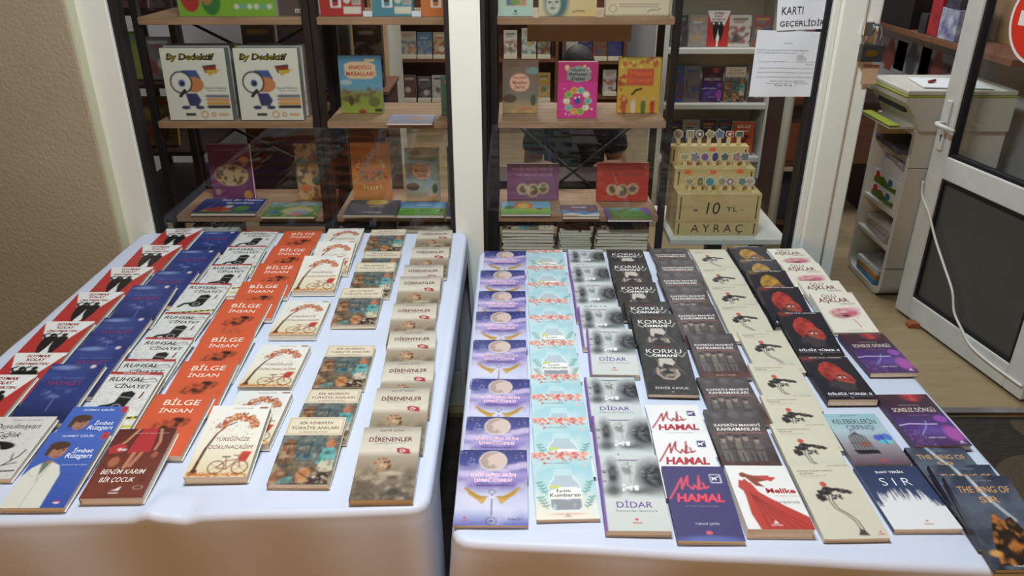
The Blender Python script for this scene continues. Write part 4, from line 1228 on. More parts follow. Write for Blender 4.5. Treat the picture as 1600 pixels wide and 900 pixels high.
def yery(bg1, bg2, col):
    def f(a):
        a.vg([(0, bg1), (.7, bg2), (1, (206, 170, 110))]).put(np.clip(a.fbm(5, 3) * 3 - 1.3, 0, 1), (120, 96, 84), .5).ell(.85, .2, .2, .1, (120, 150, 150)).ell(.2, .72, .2, .12, (96, 76, 66)).ell(.86, .75, .08, .16, (70, 96, 70)).ell(.3, .08, .2, .08, (110, 90, 70)).ell(.48, .42, .29, .24 * 1, (232, 186, 160)).ring(.48, .42, .28, (180, 110, 90), .015).rect(.5, .9, .85, .94, col)
        for i, s_ in enumerate(('Yeryüzü', 'Masalları', 'Serisi')):
            a.T(s_, .48, .33 + i * .085, .4 if i < 2 else .28, .07, (170, 60, 50), 0, .015)
    return f


stand('yery1', 785, 95, 841, 177, 2.95, .018, 'grey brown tale book with a round pink title disc', fn=yery((120, 90, 80), (130, 130, 120), (206, 120, 60)), bg=(120, 100, 90), zb=Z2, tilt=.06)


def oyku(a):
    a.rect(0, .36, 1, 1, (226, 40, 150)).rect(0, .0, 1, .36, (206, 36, 120)).dots(26, lambda rd: (rd.uniform(.2, .8), rd.uniform(.08, .3)), [(226, 206, 120), (240, 226, 230)], .05, 1)
    a.poly([(.24, .12), (.5, .06), (.78, .12), (.82, .3), (.5, .36), (.22, .3)], (150, 160, 160))
    for i in range(10):
        t_ = i / 10 * 6.283
        x, y = .5 + .27 * math.cos(t_), .69 + .2 * math.sin(t_)
        a.ell(x, y, .095, .085, (226, 196, 80)).ell(x, y, .075, .065, [(90, 190, 210), (240, 240, 230), (120, 190, 80), (236, 160, 70)][i % 4])
    a.ell(.5, .69, .08, .08, (66, 86, 170)).dots(30, lambda rd: (rd.uniform(.12, .9), rd.uniform(.44, .96)), [(240, 230, 240), (80, 170, 200), (90, 170, 80)], .025, 8)
    for i, s_ in enumerate(('Öykü', 'Bahçesi', 'Dizisi')):
        a.T(s_, .5, .14 + i * .075, .34 if i != 1 else .46, .06, (40, 40, 50), .15, .02)


stand('oyku', 870, 97, 932, 184, 2.875, .03, 'bright pink story set standing in the middle of the right window shelf', 'book', 'picture_book', fn=oyku, bg=(206, 36, 120), zb=Z2, nx=80)


def yellow(a):
    a.vg([(0, (206, 170, 60)), (1, (216, 170, 40))]).rect(.2, .2, .84, .5, (206, 84, 50)).dots(30, lambda rd: (rd.uniform(.05, .95), rd.uniform(.02, .18)), [(196, 100, 50), (226, 196, 90)], .05, 3).dots(14, lambda rd: (rd.uniform(.02, .2), rd.uniform(.3, .9)), [(150, 90, 40), (196, 66, 44)], .05, 4).line([(.34, .66), (.44, .58), (.56, .56)], (60, 40, 30), .05)
    for x, c in ((.16, (190, 80, 60)), (.38, (222, 206, 190)), (.62, (90, 120, 60)), (.84, (190, 60, 50))):
        a.fig(x, 1.0, .3, c, (216, 170, 130))
    a.T('Masal', .52, .28, .5, .08, (226, 110, 70), 0, .01).T('Serüvenleri', .52, .4, .56, .08, (226, 110, 70), 0, .01)


stand('yellow', 963, 91, 1029, 178, 2.95, .02, 'yellow and orange tale book standing on the right window shelf', fn=yellow, bg=(206, 160, 50), zb=Z2, tilt=.06)
# top row of the right bay


def aqua(a):
    a.rect(.2, .5, .84, .8, (206, 196, 160)).rect(.24, .52, .5, .78, (90, 120, 150)).rect(.54, .52, .8, .78, (190, 150, 120)).rect(.36, .58, .6, .76, (120, 160, 90)).ell(.5, .9, .04, .03, (40, 40, 44)).rect(.42, .95, .56, .965, (70, 80, 80))


stand('aquab', 778, -52, 833, 26, SY0 + .03, .02, 'mint green book standing top left of the right window', fn=aqua, bg=(176, 216, 200), zb=T1)


def facec(a):
    a.vg([(0, (226, 226, 206)), (1, (220, 200, 150))]).put(np.clip((a.X - .4) * 4, 0, 1), (226, 196, 120), .7).ell(.3, .6, .26, .4, (50, 110, 126), .95, .35).ell(.25, .7, .14, .2, (200, 206, 190), 1, .25).ell(.19, .66, .035, .014, (40, 70, 80)).ell(.31, .65, .035, .014, (40, 70, 80)).ell(.24, .8, .05, .018, (150, 100, 96)).line([(.25, .68), (.235, .75)], (130, 150, 146), .014).poly([(.08, .3), (.46, .3), (.36, .5), (.14, .58)], (46, 100, 116)).line([(.58, .9), (.68, .86), (.8, .88)], (60, 50, 40), .014)


stand('faceb', 841, -40, 932, 28, SY0 + .022, .012, 'cream and teal wide book with a painted face', fn=facec, bg=(214, 200, 160), zb=T1, nx=90)


def envel(a):
    n_ = 26
    for i in range(n_):
        c = (150, 50, 46) if i % 2 == 0 else (50, 56, 80)
        x = i / n_
        a.poly([(x, 1), (x + .02, .955), (x + .04, .955), (x + .02, 1)], c)
        y = i / n_
        a.poly([(0, y), (.02, y + .02), (.02, y + .04), (0, y + .02)], c).poly([(1, y), (.98, y + .02), (.98, y + .04), (1, y + .02)], c)
    a.ring(.13, .8, .055, (150, 140, 110), .01).line([(.66, .88), (.72, .82), (.78, .84), (.86, .8)], (60, 56, 60), .01)
    for y in (.68, .74):
        a.rect(.22, y, .82, y + .014, (130, 120, 110))


stand('env', 943, -36, 1047, 27, SY0 + .02, .008, 'cream airmail envelope book with red and navy striped border', fn=envel, bg=(226, 212, 180), zb=T1, nx=110)

# lower window shelf: upright picture books at the back
Z3 = SZ[1] + .001


def purple1(a):
    a.ell(.5, .55, .4, .26, (196, 176, 120)).put(a.em(.5, .55, .38, .24) * (a.fbm(14, 4, octv=2) > .56), (110, 84, 60)).ell(.83, .28, .1, .1, (206, 150, 40)).ell(.85, .9, .1, .1, (206, 150, 40)).rect(.08, .8, .2, .9, (170, 140, 140)).T('KIŞ MASALLARI', .5, .1, .6, .05, (180, 120, 140))


stand('purple1', 333, 228, 399, 309, 3.0, .02, 'purple picture book with a cream round drawing standing on the lower shelf', fn=purple1, bg=(120, 60, 110), zb=Z3, tilt=.08)


def zoo(a):
    a.vg([(0, (200, 180, 130)), (1, (206, 160, 100))]).put((a.fbm(8, 5) > .55), (110, 84, 56), .9).ell(.2, .3, .16, .12, (80, 130, 110)).ell(.3, .78, .22, .12, (206, 110, 50)).ell(.7, .65, .18, .16, (70, 96, 80)).rect(0, .3, .05, .8, (70, 120, 50))
    for i, s_ in enumerate(('13', 'Ormanın', 'Şarkısı')):
        a.T(s_, .5 if i else .2, .1 + i * .2, .6 if i else .12, .08, (60, 44, 40))


stand('zoo', 466, 228, 512, 309, 3.0, .02, 'beige animal picture book partly behind the dark shelf post', fn=zoo, bg=(190, 160, 110), zb=Z3, tilt=.08)


def cicek(a):
    a.put(np.clip(a.fbm(4, 3) * 2 - 1, 0, 1), (186, 100, 30), .5).ell(.5, .53, .36, .2, (120, 110, 80), 1, .3).ell(.5, .5, .2, .12, (206, 110, 70)).dots(60, lambda rd: (rd.gauss(.5, .18), rd.gauss(.54, .07)), [(196, 90, 60), (90, 110, 110), (190, 150, 80), (150, 60, 50)], .035, 3)
    for i, ch in enumerate('ÇİÇEKLER'):
        t_ = math.pi * (1.02 - .149 * i)
        a.T(ch, .5 + .34 * math.cos(t_ * .86 + .22), .42 - .2 * math.sin(t_ * .86 + .22), .075 if ch != 'İ' else .03, .075, (226, 206, 170), 0, .01)
    for i, ch in enumerate('SINIFI'):
        a.T(ch, .3 + i * .085, .74 + .03 * math.sin(math.pi * i / 5), .06 if ch not in 'Iİ' else .022, .07, (226, 206, 170), 0, .01)


stand('cicek', 552, 226, 613, 306, 2.98, .022, 'orange picture book with a flower wreath on the lower shelf', fn=cicek, bg=(206, 126, 40), zb=Z3, tilt=.06)
stand('yery2', 635, 234, 688, 308, 2.985, .018, 'pale blue and sand tale book with a cream title disc', fn=yery((150, 170, 170), (150, 176, 180), (206, 150, 90)), bg=(150, 160, 150), zb=Z3, tilt=.06)
stand('tealb', 700, 232, 726, 310, 2.98, .018, 'teal picture book mostly hidden by the white mullion', bg=(70, 116, 120), zb=Z3, tilt=.06, fn=lambda a: a.rect(.1, .2, .3, .8, (170, 150, 90)))


def trio(c):
    def f(a):
        a.T('PETEK SERİSİ HİKAYE', .5, .14, .8, .1, c, 0, .02).T('OKUMA KİTAPLARI', .52, .29, .7, .1, c, 0, .02)
        for x, y, r in ((.3, .7, .11), (.5, .74, .13), (.7, .68, .11)):
            a.ell(x, y, r, r, (206, 186, 140)).put(a.em(x, y, r * .8, r * .8) * (a.fbm(10, 3) > .52), (110, 90, 70))
    return f


stand('ptrio', 792, 258, 873, 311, 3.0, .02, 'purple wide book with three round cream pictures', fn=trio((186, 130, 170)), bg=(132, 76, 120), zb=Z3, tilt=.1)
stand('rtrio', 931, 257, 1012, 314, 2.985, .02, 'red wide book with three round cream pictures', fn=trio((120, 70, 70)), bg=(196, 56, 40), zb=Z3, tilt=.1)


def flat(u, v, z, w, L, t, label, fn, bg, nx=50, name='picture_book', yaw=0.0, group=None, parts=True, key=None):
    """a book lying on a shelf; (u, v) is the middle of its near top edge"""
    p = Q(u, v, z + t)
    if key:
        return book(key, (p.x, p.y, z), (0, 0, yaw), label, 'book', group, name)
    a = Art(L / w, bg, nx)
    if fn: fn(a)
    r = tag(empty(name, (p.x, p.y, z), (0, 0, yaw)), label, 'book', group)
    link('cover', print_mesh('cover', a, w, L, t, bg, bg, M['satin']), r)
    q = MB(); q.box(-w / 2 + .0009, w / 2 - .0018, .0016, L - .0016, .0007, t - .00075); q.build('page_block', M['pages'], r)
    return r


def sen(a):
    a.vg([(0, (40, 66, 150)), (1, (30, 50, 120))]).dots(20, lambda rd: (rd.random(), rd.uniform(0, .7)), [(206, 216, 240)], .01, 2).ell(.35, .84, .24, .12, (190, 130, 40)).ell(.38, .74, .2, .1, (176, 70, 40)).ell(.72, .68, .12, .12, (80, 140, 50)).ell(.5, .55, .06, .06, (210, 200, 190)).poly([(0, 1), (0, .9), (1, .86), (1, 1)], (60, 110, 90)).T('Sen Bir Yolunu', .62, .1, .66, .1, (236, 238, 246), .2, .02).T('Bulursun', .62, .3, .44, .1, (236, 238, 246), .2, .02)


flat(348, 333, Z3, .25, .17, .012, 'blue space story book lying flat on the lower window shelf', sen, (40, 60, 140))


def farm(a):
    a.vg([(0, (120, 160, 200)), (.35, (110, 160, 90)), (1, (60, 130, 50))]).ell(.6, .6, .3, .2, (206, 196, 130)).ell(.66, .75, .2, .14, (120, 160, 206)).ell(.62, .85, .14, .1, (200, 120, 110)).ell(.2, .72, .1, .08, (60, 120, 190)).put((a.fbm(10, 3) > .62), (210, 190, 120), .7).T('Küçük Çiftlik', .55, .14, .7, .1, (226, 232, 240), .1)


flat(449, 338, Z3, .205, .16, .01, 'green and blue farm story book lying flat on the lower window shelf', farm, (90, 150, 90))


def grey(a):
    a.put(np.clip(a.fbm(6, 3) * 2 - 1, 0, 1), (66, 70, 84), .5).ell(.55, .16, .22, .16, (206, 176, 70)).rect(.42, .36, .72, .5, (150, 130, 100)).rect(.36, .8, .72, .84, (206, 206, 206)).line([(.1, .3), (.3, .5)], (110, 116, 130), .02)


for i in range(5):
    flat(576 + (i % 2), 336 - i * 0, Z3 + i * .0078, .195, .17, .0075, f'slate grey picture book, {["bottom", "second from the bottom", "middle", "second from the top", "top"][i]} of the pile under the orange book', grey, (80, 84, 98), yaw=(-.02, .015, 0, .02, -.01)[i], group='slate grey books piled on the lower window shelf') if i == 4 else flat(576 + (i % 2), 337.5 + i * .2, Z3 + i * .0078, .195, .17, .0075, f'slate grey picture book, {["bottom", "second from the bottom", "middle", "second from the top"][i]} of the pile under the orange book', None, (206, 206, 190), nx=8, yaw=(-.02, .015, 0, .02)[i], group='slate grey books piled on the lower window shelf')


def meadow(a):
    a.vg([(0, (60, 140, 210)), (.45, (120, 180, 220)), (.5, (110, 180, 50)), (1, (96, 170, 40))]).dots(10, lambda rd: (rd.random(), rd.uniform(.55, .8)), [(50, 70, 40), (230, 230, 220)], .03, 3).rect(.4, .2, .7, .24, (220, 236, 246))


flat(655, 336, Z3, .19, .15, .012, 'sky blue and grass green picture book lying flat under the pale tale book', meadow, (80, 160, 200))
flat(717, 338, Z3, .10, .13, .01, 'navy blue picture book lying flat beside the mullion', lambda a: a.ell(.4, .6, .2, .16, (120, 160, 206)), (46, 76, 130))


def hill(a):
    a.vg([(0, (110, 180, 220)), (.5, (120, 190, 226)), (.55, (140, 190, 50)), (1, (120, 180, 40))]).ell(.45, .34, .2, .26, (226, 130, 60)).ell(.45, .34, .12, .16, (240, 200, 90)).ell(.16, .5, .1, .12, (80, 130, 60)).ell(.78, .6, .06, .06, (130, 70, 50)).poly([(0, 1), (0, .7), (.4, .55), (1, .75), (1, 1)], (126, 186, 40))


flat(822, 334, Z3, .192, .14, .01, 'bright sunny meadow picture book lying flat on the right lower shelf', hill, (110, 180, 220))


def wave(a):
    a.rect(0, 0, 1, .5, (96, 36, 70)).poly([(0, .4), (.3, .62), (.6, .5), (.8, .66), (1, .5), (1, 1), (0, 1)], (70, 130, 190)).poly([(.05, .78), (.3, .7), (.6, .86), (1, .7), (1, 1), (0, 1)], (226, 226, 220)).poly([(0, .84), (.4, .9), (.5, 1), (0, 1)], (206, 160, 80)).T('Rüyamdaki', .5, .22, .4, .12, (236, 230, 236), 0, .02)


flat(908, 338, Z3, .142, .13, .012, 'plum and blue wave picture book lying flat in the middle of the right lower shelf', wave, (96, 40, 70))


def jungle(a):
    a.vg([(0, (110, 180, 210)), (.3, (80, 140, 70)), (1, (90, 150, 50))]).put((a.fbm(8, 3) > .54), (130, 100, 50), .8).put((a.fbm(12, 6) > .6), (60, 120, 50)).rect(0, 0, .08, 1, (110, 80, 170)).poly([(.8, 0), (1, 0), (1, .8), (.9, .5)], (120, 90, 180))


flat(985, 343, Z3, .172, .13, .01, 'green jungle picture book with violet corners lying flat on the right lower shelf', jungle, (100, 80, 160))
# clear plastic wallet with prints on the middle shelf


def wallet(a):
    a.put(np.clip(a.fbm(5, 3) * 2.5 - .8, 0, 1), (190, 170, 180), .7).ell(.6, .5, .3, .3, (206, 150, 120), .6, .5).rect(.05, .05, .95, .08, (220, 226, 236))


flat(640, 192, Z2, .165, .13, .008, 'clear wallet of pale blue prints lying on the middle window shelf', wallet, (150, 160, 190), name='plastic_wallet')

# piles of paperbacks on the low shelf
KS = []


def pile(u0, u1, key, n, rotz, label, group, y=SY0 - .03):
    d = D[key]
    x = (P(u0, 365, y).x + P(u1, 365, y).x) / 2
    rs_ = random.Random(int(u0))
    z = SZ[0] + .001
    for i in range(n):
        yaw = rotz + rs_.uniform(-.03, .03)
        ex = d['w'] / 2 if rotz else 0
        c, q = math.cos(yaw), math.sin(yaw)
        # centre of the book at (x, y + half depth)
        half = (d['w'] if rotz else d['L']) / 2
        cx, cy = x + rs_.uniform(-.003, .003), y + half + rs_.uniform(0, .004)
        loc = (cx - (-q) * d['L'] / 2, cy - c * d['L'] / 2, z)
        pos = 'topmost' if i == n - 1 else ['bottom', 'second from the bottom', 'third from the bottom', 'fourth from the bottom', 'fifth from the bottom', 'sixth from the bottom', 'seventh from the bottom', 'eighth from the bottom', 'ninth from the bottom', 'tenth from the bottom', 'eleventh from the bottom', 'twelfth from the bottom'][i]
        book(key, loc, (0, 0, yaw), f'{label}, {pos}', 'book', group)
        z += d['t'] + .0006


pile(783, 868, 'rehber', 9, -math.pi / 2, 'collage paperback in the low pile beside the mullion', 'collage paperbacks piled beside the mullion')
pile(872, 927, 'cam', 11, 0, 'cream paperback in the low pile behind the right pane', 'cream paperbacks piled on the low right shelf', SY0 - .02)
pile(931, 1016, 'rehber', 9, -math.pi / 2, 'collage paperback in the low pile near the white table', 'collage paperbacks piled near the white table')
pile(530, 616, 'rehber', 9, -math.pi / 2, 'collage paperback in the low pile below the slate books', 'collage paperbacks piled below the slate books')
pile(619, 702, 'diren', 9, -math.pi / 2, 'beige paperback in the low pile left of the mullion', 'beige paperbacks piled on the low left shelf')
pile(288, 372, 'duyul', 9, -math.pi / 2, 'white paperback in the low pile below the blue space book', 'white paperbacks piled on the low left shelf')

# ------------------------------------------------------------------ white table and bookmark stand
t = tag(empty('side_table', (.83, 2.95, 0)), 'small white table behind the right pane under the plywood stand', 'table')
b = MB(); b.box(-.222, .228, -.19, .2, .632, .655, .003); b.build('table_top', M['white'], t)
b = MB(); b.box(-.03, .03, -.02, .04, .02, .632, .004); b.build('column', M['blackplastic'], t)
b = MB(); b.box(-.18, .18, -.15, .17, 0, .02, .004); b.build('base_plate', M['blackplastic'], t)
for sx in (-.13, .13):
    b = MB(); b.box(sx - .02, sx + .02, -.14, .16, .615, .632, .002); b.build('bracket', M['blackplastic'], t)

st = tag(empty('bookmark_stand', (.79, 2.80, .6555)), 'tiered plywood bookmark stand on the small white table', 'bookmark stand')
hw = .16


def strips(b, w, z0, z1, y):
    for sx in (-1, 1):
        b.box(sx * (w - .014) - .0022, sx * (w - .014) + .0022, y - .0006, y, z0, z1)


b = MB(); b.box(-hw, hw, 0, .19, 0, .056, .001); b.build('drawer', M['ply'], st)
b = MB(); b.box(-hw, hw, .0, .19, .058, .168, .001).box(-hw + .004, hw - .004, .003, .188, .056, .058); b.build('front_tier', M['ply'], st)
b = MB(); b.box(-hw - .004, hw - .016, .07, .19, .168, .246, .001); b.build('middle_tier', M['ply'], st)
b = MB(); b.box(-hw - .016, hw - .03, .14, .19, .246, .314, .001); b.build('back_tier', M['ply'], st)
b = MB(); strips(b, hw, .006, .05, 0); strips(b, hw, .068, .158, 0)
b.box(-hw - .0, -hw + .0012, 0, .004, .246, .246)
for x_, z0, z1, y in ((-.148, .18, .236, .07), (.13, .18, .236, .07), (-.16, .256, .304, .14), (.118, .256, .304, .14)):
    b.box(x_ - .0022, x_ + .0022, y - .0006, y, z0, z1)
b.build('slot_mark', M['burnt'], st)


def lettering(name, parent, s, x, y, z, w, h, m, bold=0.0, shear=0.0):
    """flat lettering on a surface facing the viewer"""
    tv, tf, sz = text_mesh(s, shear, bold)
    me = bpy.data.meshes.new(name)
    me.from_pydata([(v[0] * w / sz[0], 0, v[1] * h / sz[1]) for v in tv], [], tf)
    me.materials.append(m)
    return link(name, me, parent, (x, y, z))


lettering('price_lettering', st, '- 10', -.045, -.0012, .112, .10, .046, M['ink'], -.005, .1)
lettering('price_lettering', st, 'TL -', .062, -.0012, .108, .066, .017, M['ink'], 0)
lettering('name_lettering', st, 'A Y R A Ç', .002, -.0012, .026, .2, .04, M['ink'], -.008)
orange = mat('orange_sticker', (226, 104, 56), .6, var=.05)
for i, (x_, z_, y) in enumerate(((-.012, .302, .14), (-.115, .233, .07), (-.018, .233, .07), (.084, .236, .07))):
    b = MB(); b.box(x_ - .012, x_ + .012, y - .0008, y - .0001, z_ - .007, z_ + .007)
    b.build('sticker', orange, st, rot=(0, 0, 0))
# bookmarks: a wooden stick with a small printed topper each
TOP = [(206, 160, 110), (120, 140, 160), (90, 110, 90), (206, 170, 70), (110, 120, 170), (206, 50, 60), (80, 74, 76),
       (226, 206, 60), (110, 130, 180), (66, 120, 200), (60, 66, 120), (100, 140, 110), (170, 80, 50), (130, 140, 130),
       (226, 206, 40), (90, 56, 110), (70, 170, 190), (130, 160, 140), (190, 130, 90), (90, 140, 120), (220, 222, 220)]
CN = ['sandy', 'steel blue', 'dark green', 'golden', 'periwinkle', 'red', 'charcoal', 'lemon', 'dusty blue', 'bright blue', 'navy', 'sage green', 'rust', 'grey green',
      'yellow', 'violet', 'turquoise', 'mint grey', 'tan', 'sea green', 'white']
SH = ['round', 'square', 'ring', 'flower', 'cloud', 'flag', 'cap', 'leaf', 'star', 'round', 'drop', 'flower', 'cloud', 'square', 'star', 'drop', 'round', 'cloud', 'ring', 'flower', 'round']
wood_stick = mat('pale_stick_wood', (206, 186, 140), .7, var=.05)
backm = mat('topper_rim', (216, 216, 206), .6, var=.03)
for i in range(21):
    row, j = divmod(i, 7)
    y, z = ((.165, .314), (.1, .246), (.035, .168))[row]
    x = -.128 + .0385 * j + (-.01, .004, .018)[row] + ((i * 37) % 5 - 2) * .0012
    r = tag(empty('bookmark', (st.location.x + x, st.location.y + y, st.location.z + z), (-.12, ((i * 53) % 7 - 3) * .03, 0)),
            f'wooden bookmark with {CN[i]} {SH[i]} topper in the {("back", "middle", "front")[row]} row, {["first", "second", "third", "fourth", "fifth", "sixth", "seventh"][j]} from the left', 'bookmark', 'wooden bookmarks on the plywood stand')
    b = MB(); b.box(-.008, .008, -.0015, .0015, .0005, .03); b.build('stick', wood_stick, r)

    def shape(k, R):
        n_ = 24
        out = []
        for q in range(n_):
            t_ = q / n_ * 2 * math.pi
            rr = R
            if k in ('flower', 'cloud'): rr = R * (1 + .16 * math.cos(5 * t_ + i))
            if k == 'star': rr = R * (1 + .25 * math.cos(5 * t_))
            if k == 'drop': rr = R * (1.0 - .2 * math.cos(2 * t_))
            if k == 'leaf': rr = R * (1 + .2 * math.cos(2 * t_))
            if k in ('square', 'flag', 'cap'): rr = R / max(abs(math.cos(t_)), abs(math.sin(t_)) * (1.0 if k == 'square' else 1.35)) * .92
            out.append((rr * math.cos(t_), rr * math.sin(t_)))
        return out
    R = .0165 + .002 * ((i * 29) % 4 == 0)
    zc = .042 if row == 0 else .038
    b = MB(); b.prism([(p[0], p[1] + zc) for p in shape(SH[i], R)], 'y', -.004, -.0018, 0).prism([(p[0] * .86, p[1] * .86 + zc) for p in shape(SH[i], R)], 'y', -.0046, -.004, 1)
    c2 = mat('topper_print', TOP[i], .5, scale=150, rgb2=tuple(max(0, min(255, int(q * .55 + 40))) for q in TOP[(i * 5 + 2) % 21]))
    if i in (2, 5, 18):
        b.prism([(.006 * math.cos(q / 8 * 6.283), .006 * math.sin(q / 8 * 6.283) + zc) for q in range(8)], 'y', -.0052, -.0046, 0)
    b.build('topper', [backm, c2], r)

# ------------------------------------------------------------------ notices on the glass
GZ = GY - .008


def notice(name, uv, label, lines, Y):
    """paper sheet on the pane: uv = corner pixels tl, tr, br, bl"""
    c = [P(u, v, Y) for u, v in uv]
    me = bpy.data.meshes.new('sheet')
    n_ = 10
    V, F = [], []
    for i in range(n_ + 1):
        for j in range(n_ + 1):
            s_, t_ = j / n_, i / n_
            p = c[0].lerp(c[1], s_).lerp(c[3].lerp(c[2], s_), t_)
            V.append((p.x, p.y + .0012 * math.sin(s_ * 7 + t_ * 3), p.z))
    for i in range(n_):
        for j in range(n_):
            a0 = i * (n_ + 1) + j
            F.append((a0 + n_ + 1, a0 + n_ + 2, a0 + 1, a0))
    me.from_pydata(V, [], F)
    me.materials.append(M['paper'])
    o = tag(link(name, me), label, 'notice')
    so = o.modifiers.new('thickness', 'SOLIDIFY'); so.thickness = .0004; so.offset = -1
    T_, Fc = [], []
    for (s, cx, cy, w, h, sh, bo) in lines:
        tv, tf, sz = text_mesh(s, sh, bo)
        n0 = len(T_)
        for v in tv:
            s_, t_ = cx + v[0] / sz[0] * w, cy - v[1] / sz[1] * h
            p = c[0].lerp(c[1], s_).lerp(c[3].lerp(c[2], s_), t_)
            T_.append((p.x, p.y - .0022, p.z))
        Fc.extend([[n0 + q for q in f] for f in tf])
    m2 = bpy.data.meshes.new('lettering')
    m2.from_pydata(T_, [], Fc)
    m2.materials.append(M['ink'])
    link('lettering', m2, o)
    return o


notice('paper_notice', [(1219, -60), (1301, -60), (1290, 45), (1213, 48)], 'white paper with large black capitals taped above the printed notice',
       [('KARTI', .3, .705, .43, .115, .05, .0), ('GEÇERLİDİR', .51, .895, .9, .125, .02, .0)], GZ - .004)
nl = [('DUYURU', .5, .18, .14, .014, 0, .0)]
for y, s, cx, w in ((.285, 'Küçük ilçe müzesi önyüzünde okul hattında BASKAN', .43, .8), (.325, 'Türk müziği öğretmeni özel ücretsiz ...... var', .4, .74), (.36, 'ÖZEL', .71, .1), (.39, 'SANATIM', .73, .13), (.42, 'ŞARKICILAR', .74, .16), (.455, 've hazırlanan öğrencilere ................ PİYANO VE ORG', .52, .9), (.49, 'İletişim', .87, .12),
                    (.555, 'TÜRK VE BATI MÜZİĞİ MAKAMLARINDA KANUN ŞAN VE', .52, .86), (.62, 'SANATÇININ ÖZEL DERSLERİ ONLİNE DERS VE OKUL FAALİYETİ', .52, .9), (.69, 'ÇOCUK VE YETİŞKİNLER BAŞLANGIÇ EĞİTİMİNE YAZDIRINIZ', .52, .9), (.755, 'Devlet müzik öğretmeni BESTEKAR', .57, .54), (.788, '(Nazari ve uygulamalı ders ve ... VERİLECEKTİR)', .57, .66), (.82, 'Tel: 0 5 ...', .55, .36)):
    nl.append((s, cx, y, w, .019, .1, .0))
notice('paper_notice', [(1184, 47), (1285, 50), (1269, 151), (1170, 151)], 'white printed notice sheet with small lines taped on the right pane', nl, GZ)

# ------------------------------------------------------------------ padlock on the door frame
r = tag(empty('padlock', tuple(P(1357, 96, GY - .062))), 'grey iron padlock with brass badge hanging on the white door frame', 'padlock')
k = GY / ray(1357, 80)[1] / FPX
b = MB(); b.box(-16 * k, 17 * k, -.012, .012, 0, 25 * k, .003); b.build('lock_body', M['irongrey'], r)
b = MB()
b.tube([(-10 * k, 0, 24 * k), (-10 * k, 0, 40 * k)] + [(11 * k * math.cos(a_) * 1.0 + 1 * k, 0, 42 * k + 12 * k * math.sin(a_)) for a_ in np.linspace(math.pi, 0, 9)] + [(12 * k, 0, 40 * k), (12 * k, 0, 24 * k)], .0036, 8)
b.build('shackle', M['steel'], r)
b = MB(); b.prism([(10 * k * math.cos(q / 16 * 6.283), 12.5 * k + 5 * k * math.sin(q / 16 * 6.283)) for q in range(16)], 'y', -.0135, -.012); b.build('badge', M['brass'], r)
p = P(1357, 45, GY - .05)
b = MB(); b.box(p.x - .022, p.x + .012, GY - .066, GY - .03, p.z - .02, p.z + .022, .003).tube([(p.x + .008, GY - .062, p.z - .015), (p.x + .012, GY - .075, p.z), (p.x + .006, GY - .062, p.z + .018)], .003, 6)
tag(b.build('hasp', M['steel']), 'steel hasp screwed to the white door frame above the padlock', 'hasp')

q0, q1 = P(1352, 97, GY), P(1352, 127, GY)
b = MB(); b.box(q0.x - .026, q0.x + .026, GY - .0525, GY - .05, q1.z, q0.z, .001)  # thin tan patch laid on the frame below the padlock
tag(b.build('frame_patch', mat('tan_patch', (176, 146, 116), .6, var=.06)), 'thin tan plate on the white door frame below the padlock', 'patch')

# ------------------------------------------------------------------ open door
HX, HY = 2.07, 2.62
dd = Vector((-.165, .986, 0)).normalized()
nn = Vector((-dd.y, dd.x, 0))                # faces the doorway (towards -X)
DW, DT = .835, .05
door = empty('door_1', (HX, HY, .015), (0, 0, math.atan2(dd.y, dd.x)))
struct(door)
# local x runs from the hinge to the free edge, local +y faces -X


def leaf(u, v, off=0.0):
    a_, b_, c_ = ray(u, v)
    o_ = Vector((HX, HY, 0)) + nn * off
    t_ = (o_.x * nn.x + o_.y * nn.y) / (a_ * nn.x + b_ * nn.y)
    w_ = Vector((a_ * t_, b_ * t_, CZ + c_ * t_))
    return Vector(((w_ - Vector((HX, HY, 0))).dot(dd), off, w_.z - .015))


ST = .10
mz0, mz1 = leaf(1466, 277, DT / 2).z, leaf(1475, 243, DT / 2).z
b = MB()
h2 = DT / 2
b.box(0, ST, -h2, h2, 0, 2.2, .006).box(DW - ST, DW, -h2, h2, 0, 2.2, .006)
b.box(ST, DW - ST, -h2, h2, 0, .11, .006).box(ST, DW - ST, -h2, h2, mz0, mz1, .006).box(ST, DW - ST, -h2, h2, 2.1, 2.2, .006)
b.build('door_frame', M['dirtypvc'], door)
b = MB()
for z0, z1 in ((.11, mz0), (mz1, 2.1)):
    g = .015
    b.box(ST, ST + g, -h2 + .008, h2 - .006, z0, z1).box(DW - ST - g, DW - ST, -h2 + .008, h2 - .006, z0, z1).box(ST + g, DW - ST - g, -h2 + .008, h2 - .006, z0, z0 + g).box(ST + g, DW - ST - g, -h2 + .008, h2 - .006, z1 - g, z1)
b.build('gasket', M['gasket'], door)
b = MB(); b.box(ST + .01, DW - ST - .01, -.004, .004, mz1 + .01, 2.09); b.build('glass_pane', M['glass'], door)
b = MB(); b.box(ST + .01, DW - ST - .01, -.008, .008, .12, mz0 - .01); b.build('lower_panel', M['darkpanel'], door)
